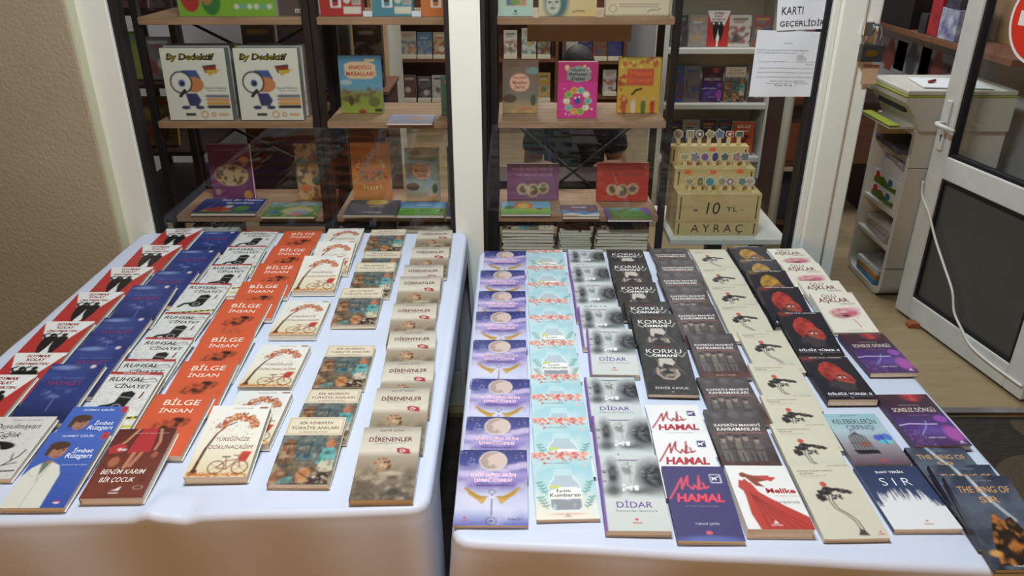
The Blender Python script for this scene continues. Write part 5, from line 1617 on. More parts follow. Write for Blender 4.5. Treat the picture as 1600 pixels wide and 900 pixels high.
# handle
ha, hb = leaf(1480, 160, h2), leaf(1461, 235, h2)
hp = leaf(1470, 190, h2)
hx = DW - .045
b = MB(); b.box(hx - .017, hx + .017, h2, h2 + .008, hp.z - .12, hp.z + .1, .003).box(hx - .004, hx + .004, h2 + .007, h2 + .0085, hp.z - .075, hp.z - .06); hd = b.build('handle_plate', M['dirtypvc'], door)
b = MB(); b.tube([(hx, h2 + .005, hp.z), (hx, h2 + .045, hp.z), (hx - .02, h2 + .052, hp.z - .001), (hx - .12, h2 + .05, hp.z - .004)], [.011, .011, .011, .009], 10); b.build('handle_lever', M['dirtypvc'], hd)
b = MB(); b.prism([(hx + .006 * math.cos(q / 12 * 6.283), hp.z - .055 + .006 * math.sin(q / 12 * 6.283)) for q in range(12)], 'y', h2 + .008, h2 + .009).box(hx - .003, hx + .003, h2 + .008, h2 + .009, hp.z - .078, hp.z - .056); b.build('keyhole', M['gasket'], hd)
# no-entry sign on the pane
sc_ = leaf(1630, 33, .006)
sg = tag(empty('no_entry_sign', tuple(door.matrix_basis @ Vector((sc_.x, .006, sc_.z))), (0, 0, math.atan2(dd.y, dd.x))), 'round red no entry sign with white bar on the open door glass', 'sign')
for nm, R0, y0, y1, mm in (('sign_border', .162, 0, .0015, M['signwhite']), ('sign_disc', .150, .0015, .0022, M['red'])):
    b = MB(); b.prism([(R0 * math.cos(q / 64 * 6.283), R0 * math.sin(q / 64 * 6.283)) for q in range(64)], 'y', y0, y1)
    b.build(nm, mm, sg)
b = MB(); b.box(-.115, .115, .0022, .0028, -.027, .027); b.build('sign_bar', M['signwhite'], sg)
# cable on the door and wedge
cp = [leaf(u, v, h2 + .006) for u, v in ((1443, 283), (1441, 305), (1452, 335), (1461, 372), (1475, 415), (1488, 455), (1491, 488), (1503, 515), (1517, 541), (1545, 566), (1575, 588), (1597, 604))]
cp = [door.matrix_basis @ c_ for c_ in cp]
fine = []
for i in range(len(cp) - 1):
    p0, p1, p2, p3 = cp[max(i - 1, 0)], cp[i], cp[i + 1], cp[min(i + 2, len(cp) - 1)]
    for q in range(5):
        t_ = q / 5
        fine.append(.5 * ((2 * p1) + (p2 - p0) * t_ + (2 * p0 - 5 * p1 + 4 * p2 - p3) * t_ ** 2 + (3 * p1 - p0 - 3 * p2 + p3) * t_ ** 3))
fine.append(cp[-1])
b = MB(); b.tube(fine, .0055, 8); tag(b.build('cable', M['cable']), 'white cable hanging down the open white door', 'cable')
p = Q(1428, 507, .012)
b = MB(); b.prism([(-.05, 0), (.09, 0), (.09, .034), (-.035, .024), (-.05, .012)], 'y', -.022, .022)
tag(b.build('door_wedge', M['wedge'], None, (p.x + .02, p.y, .0005), (0, 0, -.12)), 'orange brown wooden wedge under the open door', 'wedge')
# mat outside the threshold
mm = mat('ribbed_mat', (36, 31, 27), .95, scale=90, rgb2=(66, 57, 47), bump=.6, bscale=180, stretch=(.3, 3, 1))
rib = mat('mat_pattern', (92, 80, 62), .95, scale=120, rgb2=(70, 60, 48), bump=.6, bscale=200)
r = tag(empty('door_mat', (1.62, 2.2, -.0195)), 'dark brown door mat with curved pattern outside the open doorway', 'mat')
b = MB(); b.box(-.62, .75, -.5, .325, 0, .008, .003); b.build('mat_base', mm, r)
for (cx, cy, R0, R1) in ((-.27, .12, .0, .19), (.28, -.12, .0, .22), (.42, .26, .0, .1)):
    b = MB(); b.prism([(cx + R1 * math.cos(q / 40 * 6.283), max(-.49, min(.315, cy + R1 * math.sin(q / 40 * 6.283)))) for q in range(40)], 'z', .008, .0095)
    b.build('pattern_disc', rib, r)

# ------------------------------------------------------------------ white cabinet, printer and papers by the door
CX, CY, CW, CD, CH = 1.885, 3.57, .42, .42, .875
cb = tag(empty('cabinet', (CX, CY, 0)), 'white open fronted cabinet with rounded corners beside the open door', 'cabinet')
th_ = .028


def rrect(y0, y1, z0, z1, R):
    out = []
    for cy, cz, a0 in ((y1 - R, z1 - .012, 0), (y0 + R, z1 - .012, 90), (y0 + R, z0 + R, 180), (y1 - R, z0 + R, 270)):
        for q in range(7):
            a_ = math.radians(a0 + q * 15)
            rr = R if cz < .5 else .012
            out.append(((cy if rr == R else (y1 - .012 if a0 == 0 else y0 + .012)) + rr * math.cos(a_), cz + rr * math.sin(a_)))
    return out


oo, ii = rrect(0, CD, .004, CH, .07), rrect(th_, CD - th_, .004 + th_, CH - th_, .05)
bm = bmesh.new()
rings = []
for pts_, x_ in ((oo, 0), (ii, 0), (ii, CW - .02), (oo, CW)):
    rings.append([bm.verts.new((x_, y_, z_)) for y_, z_ in pts_])
nq = len(oo)
for a_ in range(3):
    for q in range(nq):
        bm.faces.new((rings[a_][q], rings[a_][(q + 1) % nq], rings[a_ + 1][(q + 1) % nq], rings[a_ + 1][q]))
for q in range(nq):
    bm.faces.new((rings[3][q], rings[3][(q + 1) % nq], rings[0][(q + 1) % nq], rings[0][q]))
bm.faces.new(rings[2])
bm.faces.new(rings[3])
b = MB(); b.bm.free(); b.bm = bm; b.build('carcass', M['white'], cb)
for z_ in (.272, .448):
    b = MB(); b.box(.002, CW - .022, th_, CD - th_, z_ - .022, z_, .002); b.build('shelf_board', M['white'], cb)
b = MB(); b.box(-.0005, CW, -.001, .001, .165, .168).box(-.0005, CW, -.001, .001, .69, .693); b.build('seam', M['irongrey'], cb)


def item(name, x0, x1, y0, y1, z0, z1, m, label, cat, rz=0.0, bevel=.002, group=None):
    b = MB(); b.box(-(x1 - x0) / 2, (x1 - x0) / 2, -(y1 - y0) / 2, (y1 - y0) / 2, 0, z1 - z0, bevel)
    return tag(b.build(name, m, None, ((x0 + x1) / 2, (y0 + y1) / 2, z0), (0, 0, rz)), label, cat, group)


ream = mat('paper_ream_print', (196, 204, 206), .6, scale=22, rgb2=(90, 130, 60))
for i in range(2):
    z_ = .449 + i * .071
    r = tag(empty('paper_ream', (CX + .02, CY + .05, z_)), f'wrapped paper ream with green and blue print, {["lower", "upper"][i]} of the two in the cabinet', 'paper ream', 'paper reams in the white cabinet')
    b = MB(); b.box(0, .3, 0, .31, 0, .07, .004); b.build('wrapper', M['paper'], r)
    b = MB(); b.prism([(.05 + .0, .004), (.3, .004), (.3, .03), (.2, .05), (.12, .022), (.05, .03)], 'x', -.0012, 0); b.build('green_print', mat('green_print', (110, 150, 50), .6, scale=60, rgb2=(60, 90, 40)), r)
    b = MB(); b.prism([(.12 + .024 * math.cos(q / 16 * 6.283), .042 + .018 * math.sin(q / 16 * 6.283)) for q in range(16)], 'x', -.0018, -.0006); b.build('blue_print', mat('blue_print', (60, 110, 180), .6), r)
    b = MB(); b.prism([(.265 + .024 * math.cos(q / 16 * 6.283), .045 + .02 * math.sin(q / 16 * 6.283)) for q in range(16)], 'x', -.0018, -.0006); b.build('red_print', mat('red_print', (190, 50, 50), .6), r)
item('paper_stack', CX + .03, CX + .3, CY + .07, CY + .3, .591, .665, M['paper'], 'white paper stack on the wrapped reams in the cabinet', 'paper', .06)
item('paper_bundle', CX + .02, CX + .27, CY + .06, CY + .28, .666, .69, mat('printed_paper', (190, 190, 196), .7, scale=40, rgb2=(140, 130, 140)), 'loose printed sheets on the white paper stack', 'paper', -.1)
item('magazine', CX - .02, CX + .24, CY + .05, CY + .36, .74, .765, mat('dark_magazine', (92, 92, 106), .5, scale=30, rgb2=(60, 62, 74)), 'dark grey folded magazine on top of the cabinet papers', 'magazine', -.08)
item('paper_block', CX + .03, CX + .27, CY + .08, CY + .34, .691, .739, M['paper'], 'white blank sheets under the dark grey magazine', 'paper', .04)
for i, (z_, c, nm) in enumerate(((.034, (70, 140, 190), 'light blue'), (.062, (190, 140, 70), 'tan orange'), (.09, (206, 210, 214), 'white'))):
    item('folder', CX + .008, CX + .3, CY + .088, CY + .328, z_, z_ + .027, mat('folder_cover', c, .5, scale=30, rgb2=tuple(min(255, int(q * 1.1)) for q in c)), f'{nm} folder in the bottom of the white cabinet', 'folder', (i - 1) * .04, group='folders in the bottom of the cabinet')
for i in range(3):
    item('leaflet_pack', CX + .012 + i * .004, CX + .25, CY + .07, CY + .33, .273 + i * .027, .298 + i * .027, mat('leaflet_print', [(170, 166, 170), (150, 140, 150), (206, 206, 208)][i], .6, scale=60, rgb2=(206, 204, 204)), f'{["grey", "mauve grey", "white"][i]} leaflet pack on the middle cabinet shelf', 'leaflets', (i - 1) * .07, group='leaflets in the cabinet')

pr = tag(empty('printer', (CX - .09, CY - .03, CH + .002)), 'white printer with lime green trim on top of the cabinet', 'printer')
b = MB(); b.prism([(.09, 0), (.5, 0), (.5, .155), (.0, .155), (.0, .13), (.06, .06)], 'y', 0, .40, 0); b.build('printer_body', M['offwhite'], pr)
b = MB(); b.box(-.006, .504, -.004, .404, .155, .163, .002); b.build('green_trim', M['lime'], pr)
b = MB(); b.box(0, .5, 0, .4, .163, .186, .006); b.build('scanner_lid', M['offwhite'], pr)
b = MB(); b.prism([(-.03, .0), (.1, .0), (.1, .012), (-.03, .006)], 'y', .05, .36, 0); tr_ = b.build('paper_tray', M['offwhite'], pr)
b = MB(); b.box(-.034, .02, .045, .365, .012, .018, .002); b.build('tray_trim', M['lime'], tr_)
b = MB(); b.box(.026, .05, .06, .34, .075, .11, .002); b.build('output_slot', M['irongrey'], pr)
b = MB(); b.box(0, .3, 0, .24, 0, .006, .001)
tag(b.build('paper_sheet', M['paper'], None, (CX + .0, CY + .02, CH + .1905), (0, 0, -.15)), 'loose white sheets on the printer lid', 'paper')
b = MB(); b.tube([(0, 0, 0), (.05, .01, 0)], .007, 8)
tag(b.build('lighter', mat('dark_red_plastic', (140, 36, 36), .4), None, (CX + .06, CY + .1, CH + .2045), (0, 0, .4)), 'small dark red lighter on the printer papers', 'lighter')

# right inner wall: shelf with boxes and posters
ws = tag(empty('wall_shelf', (RX - .26, 4.6, 1.175)), 'brown wooden shelf along the right inner wall above the posters', 'shelf')
b = MB(); b.box(0, .26, -1.1, 1.3, 0, .03, .002); b.build('shelf_board', M['brown'], ws)
b = MB(); b.box(.24, .26, -1.1, .25, .03, .6, .002); b.build('back_panel', mat('light_oak_panel', (150, 116, 84), .6, scale=4, stretch=(8, 8, 1), rgb2=(168, 132, 98)), ws)


def wallpt(u, v, X):
    a_, b_, c_ = ray(u, v)
    t_ = X / a_
    return Vector((X, b_ * t_, CZ + c_ * t_))


for i, (u0, u1, c, c2, nm, hh) in enumerate(((1432, 1443, (34, 34, 38), (50, 50, 54), 'black', .10), (1446, 1462, (170, 40, 44), (120, 30, 40), 'red', .2), (1463, 1492, (56, 62, 120), (190, 194, 206), 'blue and white', .15), (1468, 1490, (40, 40, 50), (70, 70, 90), 'dark grey', .1))):
    ya, yb_ = wallpt(u0, 50, RX - .25).y, wallpt(u1, 55, RX - .25).y
    z0 = 1.206 + (.1505 if i == 3 else 0)
    item('ink_box', RX - .25, RX - .1, min(ya, yb_), max(ya, yb_) - .01, z0, z0 + hh, mat('carton_print', c, .5, scale=14, rgb2=c2), f'{nm} ink box on the brown wall shelf', 'box', group='ink boxes on the wall shelf')
ya, yb_ = wallpt(1376, 30, RX - .25).y, wallpt(1424, 40, RX - .25).y
item('black_speaker', RX - .25, RX - .03, yb_ + .02, min(ya, 5.85), 1.206, 1.6, M['blackplastic'], 'large black case on the brown wall shelf', 'case')
for i, (u0, u1, v0, v1) in enumerate(((1372, 1410, 58, 110), (1404, 1447, 62, 122), (1441, 1487, 78, 132))):
    pa, pb = wallpt(u0, v0, RX - .004), wallpt(u1, v1, RX - .004)
    dy = pa.y - pb.y
    z1, z0 = wallpt((u0 + u1) / 2, (v0 + v1) / 2 - 26, RX).z, wallpt((u0 + u1) / 2, (v0 + v1) / 2 + 26, RX).z
    a = Art((z1 - z0) / dy, (186, 190, 200), 40)
    a.rect(.2, .3, .8, .86, [(110, 70, 66), (110, 112, 120), (150, 110, 110)][i]).put(((a.fbm(9, i + 3) > .5) & (a.Y > .3) & (a.Y < .86) & (a.X > .12) & (a.X < .88)).astype(float), [(60, 40, 44), (176, 176, 184), (70, 40, 44)][i]).ell(.5, .6, .14, .28, [(160, 70, 60), (90, 92, 100), (176, 90, 80)][i])
    me = print_mesh('poster', a, dy, z1 - z0, .002, (190, 190, 196), (190, 190, 196), M['satin'], sides=(190, 190, 196))
    tag(link('poster', me, None, (RX - .001, (pa.y + pb.y) / 2, z0), (math.pi / 2, 0, -math.pi / 2)), f'grey photo poster on the right inner wall, {["farthest from", "middle one behind", "nearest to"][i]} the open door', 'poster', 'posters on the right inner wall')

# dark desk seen through the doorway
ds = tag(empty('desk', (1.75, 4.75, 0)), 'dark brown desk seen through the doorway behind the cabinet', 'desk')
b = MB(); b.box(-.15, .62, 0, .6, .72, .75, .003); b.build('desk_top', M['darkbrown'], ds)
b = MB(); b.box(-.1, .57, .02, .04, .36, .72, .002); b.build('front_panel', M['brown'], ds)
for x_ in (-.13, .57):
    b = MB(); b.box(x_, x_ + .03, .02, .58, 0, .72, .002); b.build('side_panel', M['darkbrown'], ds)
item('black_case', 1.45, 1.85, 4.3, 4.6, .001, .32, M['blackplastic'], 'black case on the floor in front of the dark desk', 'case')
item('monitor_base', 1.95, 2.2, 4.9, 5.15, .752, .86, M['blackplastic'], 'black equipment box on the dark desk', 'box')

# ------------------------------------------------------------------ shop interior behind the displays
PAL = [(206, 200, 190), (176, 60, 50), (60, 84, 140), (190, 150, 90), (90, 120, 90), (120, 90, 110), (220, 210, 196), (70, 64, 70), (196, 130, 80), (110, 140, 160)]
CWD = ['white', 'red', 'blue', 'tan', 'green', 'mauve', 'cream', 'charcoal', 'orange', 'grey blue']


def rnd_cover(seed, bg=None):
    rd = random.Random(seed)

    def f(a):
        c1 = rd.choice(PAL)
        c2 = rd.choice(PAL)
        a.put((a.fbm(6, seed) > .5) & (a.Y > .35) & (a.Y < .9), tuple(int(q * .8) for q in c1), .8).ell(rd.uniform(.3, .7), rd.uniform(.5, .75), .25, .25, c2, .8, .3).rect(.15, .1, .85, .16, c2).rect(.2, .2, .7, .24, c1)
    return f


def bookcase(name, x0, x1, Y, depth, zs, top, label, m):
    r = tag(empty(name, ((x0 + x1) / 2, Y, 0)), label, 'bookcase')
    w = (x1 - x0) / 2
    for sx in (-1, 1):
        b = MB(); b.box(sx * w - (.025 if sx > 0 else 0), sx * w + (0 if sx > 0 else .025), 0, depth, 0, top, .002); b.build('side_panel', m, r)
    b = MB(); b.box(-w + .025, w - .025, depth - .015, depth, 0, top); b.build('back_panel', m, r)
    for z_ in zs:
        b = MB(); b.box(-w + .025, w - .025, 0, depth - .015, z_ - .03, z_, .002); b.build('shelf_board', m, r)
    return r


# white bookcase behind the bookmark stand
YB = 4.6
zz = [P(1100, v, YB).z for v in (76, 163, 246)]
bookcase('bookcase', P(1036, 100, YB).x, P(1213, 100, YB).x, YB, .3, zz + [zz[2] - .42, zz[0] + .44], zz[0] + .75, 'white bookcase at the back behind the plywood bookmark stand', M['white'])
rows = [
    (0, [(1050, 1074, (70, 64, 62), 'charcoal'), (1077, 1105, (150, 140, 136), 'grey'), (1106, 1138, None, 'soymak'), (1139, 1173, (206, 200, 190), 'white black'), (1176, 1204, (150, 84, 70), 'rust')], 24),
    (1, [(1047, 1068, (50, 84, 140), 'blue'), (1069, 1094, (120, 112, 110), 'grey'), (1097, 1130, None, 'sonsuz'), (1132, 1166, None, 'rehber'), (1170, 1196, (90, 70, 66), 'brown')], 104),
    (2, [(1042, 1064, (60, 56, 60), 'charcoal'), (1066, 1092, (176, 170, 160), 'cream'), (1094, 1118, (86, 60, 56), 'maroon'), (1120, 1142, (70, 70, 76), 'slate'), (1146, 1176, None, 'bilge')], 188),
]
for ri, bs, vt in rows:
    for (u0, u1, c, nm) in bs:
        zsh = zz[ri] + .001
        x = P((u0 + u1) / 2, vt + 26, YB + .06).x
        kk = (YB + .06) / ray(u0, vt + 26)[1] / FPX
        w = (u1 - u0) * kk
        if c is None:
            d = D[nm]
            dsc = {'soymak': 'white and red triangle book', 'sonsuz': 'dark purple book', 'rehber': 'collage cover book', 'bilge': 'orange book'}[nm]
            book(nm, (x, YB + .07, zsh), (math.pi / 2 - .1, 0, 0), f'{dsc} facing out on the {["upper", "second", "third"][ri]} shelf of the white bookcase', 'book', 'books facing out in the white bookcase')
        else:
            hgt = P((u0 + u1) / 2, vt, YB + .06).z - zsh
            a = Art(hgt / w, c, 24)
            rnd_cover(u0)(a)
            me = print_mesh('book', a, w, hgt, .015, (200, 196, 186), (200, 196, 186), M['satin'], sides=(200, 196, 186))
            tag(link('display_book', me, None, (x, YB + .07, zsh), (math.pi / 2 - .1, 0, 0)), f'{nm} book facing out on the {["upper", "second", "third"][ri]} shelf of the white bookcase', 'book', 'books facing out in the white bookcase')

# brown bookcases at the very back
YA = 6.9
za = [P(740, v, YA).z for v in (92, 160)]
bookcase('bookcase', P(617, 100, YA).x, P(872, 100, YA).x, YA, .28, za + [za[1] - .36, za[0] + .38], za[0] + .75, 'brown bookcase at the back seen either side of the mullion', M['brown'])
za2 = [P(930, v, YA).z for v in (95, 150)]
bookcase('bookcase', P(878, 100, YA).x, P(978, 100, YA).x, YA, .28, za2 + [za2[1] - .36, za2[0] + .34], za2[0] + .7, 'brown bookcase at the back behind the seated person', M['brown'])
k6 = 0
for (u0, u1, vt, vb, zsh, c, nm, where) in (
        (625, 650, 54, 92, za[0], (186, 176, 160), 'cream', 'upper shelf left of the mullion'), (652, 675, 55, 92, za[0], (80, 120, 160), 'blue', 'upper shelf left of the mullion'), (677, 699, 55, 92, za[0], (190, 160, 110), 'tan', 'upper shelf left of the mullion'),
        (630, 650, 120, 158, za[1], (120, 84, 70), 'brown', 'second shelf left of the mullion'), (653, 673, 122, 158, za[1], (110, 110, 116), 'grey', 'second shelf left of the mullion'), (675, 694, 120, 158, za[1], (200, 196, 196), 'white', 'second shelf left of the mullion'),
        (787, 808, 50, 90, za[0], (216, 216, 210), 'white', 'upper shelf right of the mullion'), (815, 838, 47, 90, za[0], (196, 206, 196), 'pale green', 'upper shelf right of the mullion'), (840, 860, 50, 90, za[0], (120, 80, 56), 'brown', 'upper shelf right of the mullion'),
        (884, 903, 62, 95, za2[0], (206, 200, 180), 'cream', 'upper shelf behind the person'), (903, 925, 62, 95, za2[0], (50, 56, 110), 'navy', 'upper shelf behind the person'), (927, 948, 62, 95, za2[0], (120, 96, 70), 'tan brown', 'upper shelf behind the person'), (950, 972, 62, 95, za2[0], (46, 60, 130), 'deep blue', 'upper shelf behind the person'),
        (840, 860, 106, 148, za[1], (206, 160, 60), 'golden', 'second shelf beside the person'), (942, 963, 112, 149, za2[1], (210, 206, 204), 'white', 'second shelf behind the person')):
    x = P((u0 + u1) / 2, (vt + vb) / 2, YA + .05).x
    kk = (YA + .05) / ray(u0, (vt + vb) / 2)[1] / FPX
    w = (u1 - u0) * kk
    hgt = max(.12, min(.30, (vb - vt) * kk * 1.02))
    a = Art(hgt / w, c, 20)
    rnd_cover(u0 + vt)(a)
    me = print_mesh('book', a, w, hgt, .02, (206, 204, 196), (206, 204, 196), M['satin'], sides=(206, 204, 196))
    tag(link('display_book', me, None, (x, YA + .08, zsh + .001), (math.pi / 2 - .08, 0, 0)), f'{nm} book facing out at the back, {where}', 'book', 'books facing out at the back of the shop')
    b = MB(); b.box(-w / 2, w / 2, 0, .05, 0, .03, .001)
    tag(b.build('book_pile', M['pages'], None, (x, YA + .004, zsh + .0005)), f'low pile of pages below the {nm} book, {where}', 'books', 'low piles at the back of the shop')
# pale wooden bookcase standing sideways (seen at its end)
p0 = P(575, 60, 5.2)
r = bookcase('bookcase', -1.0, -.86, 5.0, .55, [.5, .85, 1.2, 1.52], 1.95, 'pale wooden bookcase standing end on behind the blue tale book', mat('pale_oak', (176, 140, 100), .6, scale=4, stretch=(8, 8, 1), rgb2=(190, 154, 112)))
for i in range(9):
    c = PAL[(i * 3) % 10]
    item('shelved_book', -.97, -.89, 5.02 + (i % 3) * .03, 5.045 + (i % 3) * .03, (.851, 1.201, 1.521)[i // 3], (.851, 1.201, 1.521)[i // 3] + .2, mat('book_cloth', c, .6, var=.1), f'{CWD[(i * 3) % 10]} book {["first", "second", "third"][i % 3]} on the {["lower", "middle", "upper"][i // 3]} shelf of the pale bookcase', 'book', group='books in the pale bookcase')
r = bookcase('bookcase', -1.0, -.86, 5.65, .6, [.5, .85, 1.2], 1.42, 'low white bookcase behind the pale wooden one', M['white'])

# magazine rack along the left inner wall
rk = tag(empty('magazine_rack', (-1.72, 3.4, 0)), 'dark metal magazine rack behind the leftmost display posts', 'rack')
for y in (0, .9):
    for x_ in (-.25, .3):
        b = MB(); b.box(x_, x_ + .025, y, y + .025, 0, 1.9, .002); b.build('post', M['black'], rk)
for z_ in (.5, .82, 1.12, 1.42):
    b = MB(); b.box(-.25, .325, 0, .925, z_ - .02, z_, .002); b.build('shelf_board', M['darkbrown'], rk)
for i, (x_, y_, z_, w, h_, c, nm) in enumerate(((-1.83, 3.45, .821, .16, .24, (60, 90, 160), 'blue and yellow'), (-1.62, 3.47, .821, .18, .22, (150, 120, 50), 'mustard'), (-1.85, 3.45, 1.121, .12, .24, (170, 60, 46), 'red'), (-1.7, 3.47, 1.121, .13, .2, (130, 150, 60), 'lime'), (-1.55, 3.46, 1.121, .12, .18, (120, 110, 110), 'grey'),
                                          (-1.86, 3.45, 1.421, .11, .24, (150, 110, 160), 'lilac'), (-1.73, 3.45, 1.421, .11, .24, (96, 130, 180), 'pale blue'), (-1.6, 3.45, 1.421, .11, .24, (170, 120, 150), 'pink'), (-1.47, 3.45, 1.421, .1, .24, (190, 190, 200), 'white'))):
    a = Art(h_ / w, c, 24)
    rnd_cover(i + 400)(a)
    me = print_mesh('magazine', a, w, h_, .02, c, c, M['satin'], sides=c)
    tag(link('magazine', me, None, (x_, y_ + .04, z_), (math.pi / 2 - .2, 0, 0)), f'{nm} magazine facing out in the dark rack', 'magazine', 'magazines in the dark rack')

lc = tag(empty('low_cabinet', (-.98, 3.85, 0)), 'dark brown low cabinet behind the white game boxes', 'cabinet')
b = MB(); b.box(-.36, .36, 0, .4, .05, .98, .003); b.build('cabinet_body', M['darkbrown'], lc)
b = MB(); b.box(-.37, .37, -.01, .41, .98, 1.0, .003); b.build('cabinet_top', M['brown'], lc)
b = MB(); b.box(-.34, .34, .02, .38, 0, .05); b.build('plinth', M['blackplastic'], lc)
for sx in (-1, 1):
    b = MB(); b.box(sx * .178 - .168, sx * .178 + .168, -.014, -.001, .08, .96, .003); dr_ = b.build('cabinet_door', M['brown'], lc)
    b = MB(); b.box(sx * .03 - .006, sx * .03 + .006, -.03, -.014, .48, .6, .002); b.build('handle', M['steel'], dr_)
for i, (dx, w_, h_, c, nm) in enumerate(((-.27, .15, .3, (96, 84, 76), 'brown grey'), (-.09, .16, .34, (120, 90, 104), 'dusty mauve'), (.1, .15, .31, (84, 92, 80), 'olive grey'), (.27, .14, .33, (70, 60, 58), 'dark brown'))):
    a = Art(h_ / w_, c, 24)
    rnd_cover(i + 700)(a)
    me = print_mesh('package', a, w_, h_, .06, c, c, M['satin'], sides=c)
    tag(link('toy_package', me, None, (-.98 + dx, 4.0, 1.0005), (math.pi / 2 - .06, 0, 0)), f'{nm} package on the low cabinet behind the game boxes', 'package', 'packages on the low cabinet')
# counter in front of the seated person, and the person
ct = tag(empty('counter', (.35, 3.35, 0)), 'dark counter in front of the seated person', 'counter')
b = MB(); b.box(-.5, .22, 0, .22, .67, .70, .003); b.build('counter_top', M['darkbrown'], ct)
b = MB(); b.box(-.48, .2, .01, .03, 0, .67, .002); b.build('front_panel', M['darkbrown'], ct)
for x_ in (-.5, .2):
    b = MB(); b.box(x_, x_ + .02, .03, .21, 0, .67, .002); b.build('side_panel', M['darkbrown'], ct)


def skinned(name, pts, edges, radii, m, parent=None, root=0, sub=2):
    me = bpy.data.meshes.new(name)
    me.from_pydata(pts, edges, [])
    o = link(name, me, parent)
    sk = o.modifiers.new('skin', 'SKIN')
    sk.use_smooth_shade = True
    for i, rr in enumerate(radii):
        v = me.skin_vertices[0].data[i]
        v.radius = rr if isinstance(rr, tuple) else (rr, rr)
        v.use_root = i == root
    sd = o.modifiers.new('sub', 'SUBSURF')
    sd.levels = sd.render_levels = sub
    bpy.context.view_layer.update()
    dg = bpy.context.evaluated_depsgraph_get()
    m2 = bpy.data.meshes.new_from_object(o.evaluated_get(dg), depsgraph=dg)
    o.modifiers.clear()
    o.data = m2
    m2.name = name
    m2.materials.clear()
    m2.materials.append(m)
    return o


px, py = .315, 3.84
pe = tag(empty('person', (px, py, 0)), 'seated person with short dark hair in a black shirt behind the pink book', 'person')
body = [(0, .02, .42), (0, .0, .60), (0, -.02, .78), (0, -.02, .88), (0, -.03, .98),                       # spine, neck 4
        (-.17, -.01, .84), (-.22, -.06, .64), (-.15, -.15, .66), (-.08, -.17, .65),                         # left arm 5-8
        (.17, -.01, .84), (.22, -.06, .64), (.15, -.15, .66), (.08, -.17, .65),                             # right arm 9-12
        (-.1, .0, .42), (-.12, -.3, .42), (-.12, -.3, .08), (.1, .0, .42), (.12, -.3, .42), (.12, -.3, .08),    # legs 13-18
        (-.13, -.36, .04), (.13, -.36, .04)]
be = [(0, 1), (1, 2), (2, 3), (3, 4), (3, 5), (5, 6), (6, 7), (7, 8), (3, 9), (9, 10), (10, 11), (11, 12), (0, 13), (13, 14), (14, 15), (0, 16), (16, 17), (17, 18), (15, 19), (18, 20)]
br = [(.16, .12), (.15, .11), (.17, .11), (.12, .09), (.055, .055), (.075, .07), .05, .036, .03, (.075, .07), .05, .036, .03, .09, .07, .05, .09, .07, .05, .04, .04]
skinned('body', body, be, br, M['skin'], pe)
b = MB()
bmesh.ops.create_uvsphere(b.bm, u_segments=28, v_segments=20, radius=1)
for v in b.bm.verts:
    x_, y_, z_ = v.co
    w_ = 1 - .22 * max(0, -z_) ** 1.5
    v.co = Vector((x_ * .075 * w_, y_ * .095 * w_ - .012 * max(0, -z_), z_ * .115))
for f in b.bm.faces: f.smooth = True
# nose and ears
b.prism([(-.012, -.02), (.012, -.02), (.006, .03), (-.006, .03)], 'y', -.115, -.08)
for sx in (-1, 1):
    g = bmesh.ops.create_uvsphere(b.bm, u_segments=10, v_segments=8, radius=1)
    for v in g['verts']:
        v.co = Vector((v.co.x * .011 + sx * .078, v.co.y * .02 + .005, v.co.z * .032))
hd_ = b.build('head', M['skin'], pe, (0, -.045, 1.10), (.25, 0, 0))
b = MB()
for sx in (-1, 1):
    g = bmesh.ops.create_uvsphere(b.bm, u_segments=10, v_segments=8, radius=.012)
    for v in g['verts']:
        v.co = v.co + Vector((sx * .03, -.083, .01))
b.build('eyes', M['ink'], hd_)
b = MB(); b.box(-.024, .024, -.094, -.084, -.062, -.054, .002); b.build('mouth', mat('lips', (150, 84, 76), .5), hd_)
b = MB()
bmesh.ops.create_uvsphere(b.bm, u_segments=28, v_segments=20, radius=1)
for v in list(b.bm.verts):
    x_, y_, z_ = v.co
    v.co = Vector((x_ * .087, y_ * .107 + .006, z_ * .125 + .006))
dl = [v for v in b.bm.verts if (v.co.z < .045 and v.co.y < .01) or v.co.z < -.05]
bmesh.ops.delete(b.bm, geom=dl, context='VERTS')
for f in b.bm.faces: f.smooth = True
b.build('hair', M['hair'], hd_)
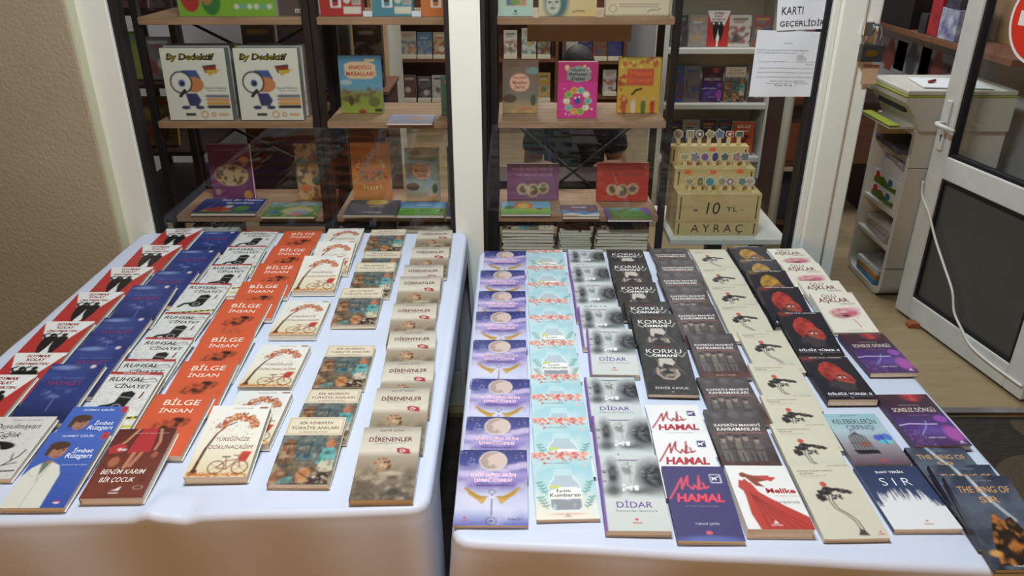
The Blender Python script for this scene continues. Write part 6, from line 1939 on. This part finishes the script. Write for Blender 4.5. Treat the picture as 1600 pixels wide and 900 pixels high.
sh = skinned('shirt', body[:4] + [body[5], (-.215, -.05, .69), body[9], (.215, -.05, .69)], [(0, 1), (1, 2), (2, 3), (3, 4), (4, 5), (3, 6), (6, 7)],
             [(.175, .135), (.165, .125), (.185, .125), (.135, .105), (.09, .085), .066, (.09, .085), .066], M['shirt'], pe)
skinned('trousers', [body[0]] + body[13:19], [(0, 1), (1, 2), (2, 3), (0, 4), (4, 5), (5, 6)], [(.17, .13), .1, .08, .06, .1, .08, .06], M['shirt'], pe)
ch = tag(empty('office_chair', (px, py, 0)), 'black stool under the seated person', 'chair')
b = MB(); b.prism([(.2 * math.cos(q / 24 * 6.283), .2 * math.sin(q / 24 * 6.283)) for q in range(24)], 'z', .22, .285); b.build('seat', M['blackplastic'], ch)
b = MB(); b.tube([(0, 0, .03), (0, 0, .22)], .03); b.build('column', M['blackplastic'], ch)
b = MB(); b.prism([(.2 * math.cos(q / 24 * 6.283), .2 * math.sin(q / 24 * 6.283)) for q in range(24)], 'z', 0, .03); b.build('base', M['blackplastic'], ch)
# white pipe and curtain strip right of the bookcase
b = MB(); q0, q1 = P(1246, 0, 3.6), P(1212, 300, 3.6)
b.tube([(q1.x + .0, 3.6, 0), (q1.x, 3.6, 2.95)], .022, 12)
tag(b.build('pipe', M['white']), 'white vertical pipe behind the printed notice', 'pipe')
sb = tag(empty('side_shelf', (1.385, 3.9, 0)), 'dark brown side shelf beside the white pipe behind the right pane', 'shelf')
for x_ in (-.0, .2):
    b = MB(); b.box(x_, x_ + .025, 0, .3, 0, 1.3, .002); b.build('side_panel', M['darkbrown'], sb)
for z_ in (.3, .62, .94, 1.28):
    b = MB(); b.box(.025, .2, 0, .3, z_ - .02, z_, .002); b.build('shelf_board', M['brown'], sb)
for i, (z_, c, nm) in enumerate(((.301, (60, 60, 80), 'navy'), (.621, (150, 84, 60), 'rust'), (.941, (176, 90, 50), 'orange'))):
    item('box_file', 1.415, 1.575, 3.93, 4.15, z_, z_ + .2, mat('box_file_card', c, .6, var=.1), f'{nm} box file in the dark brown side shelf', 'box file', group='box files in the side shelf')
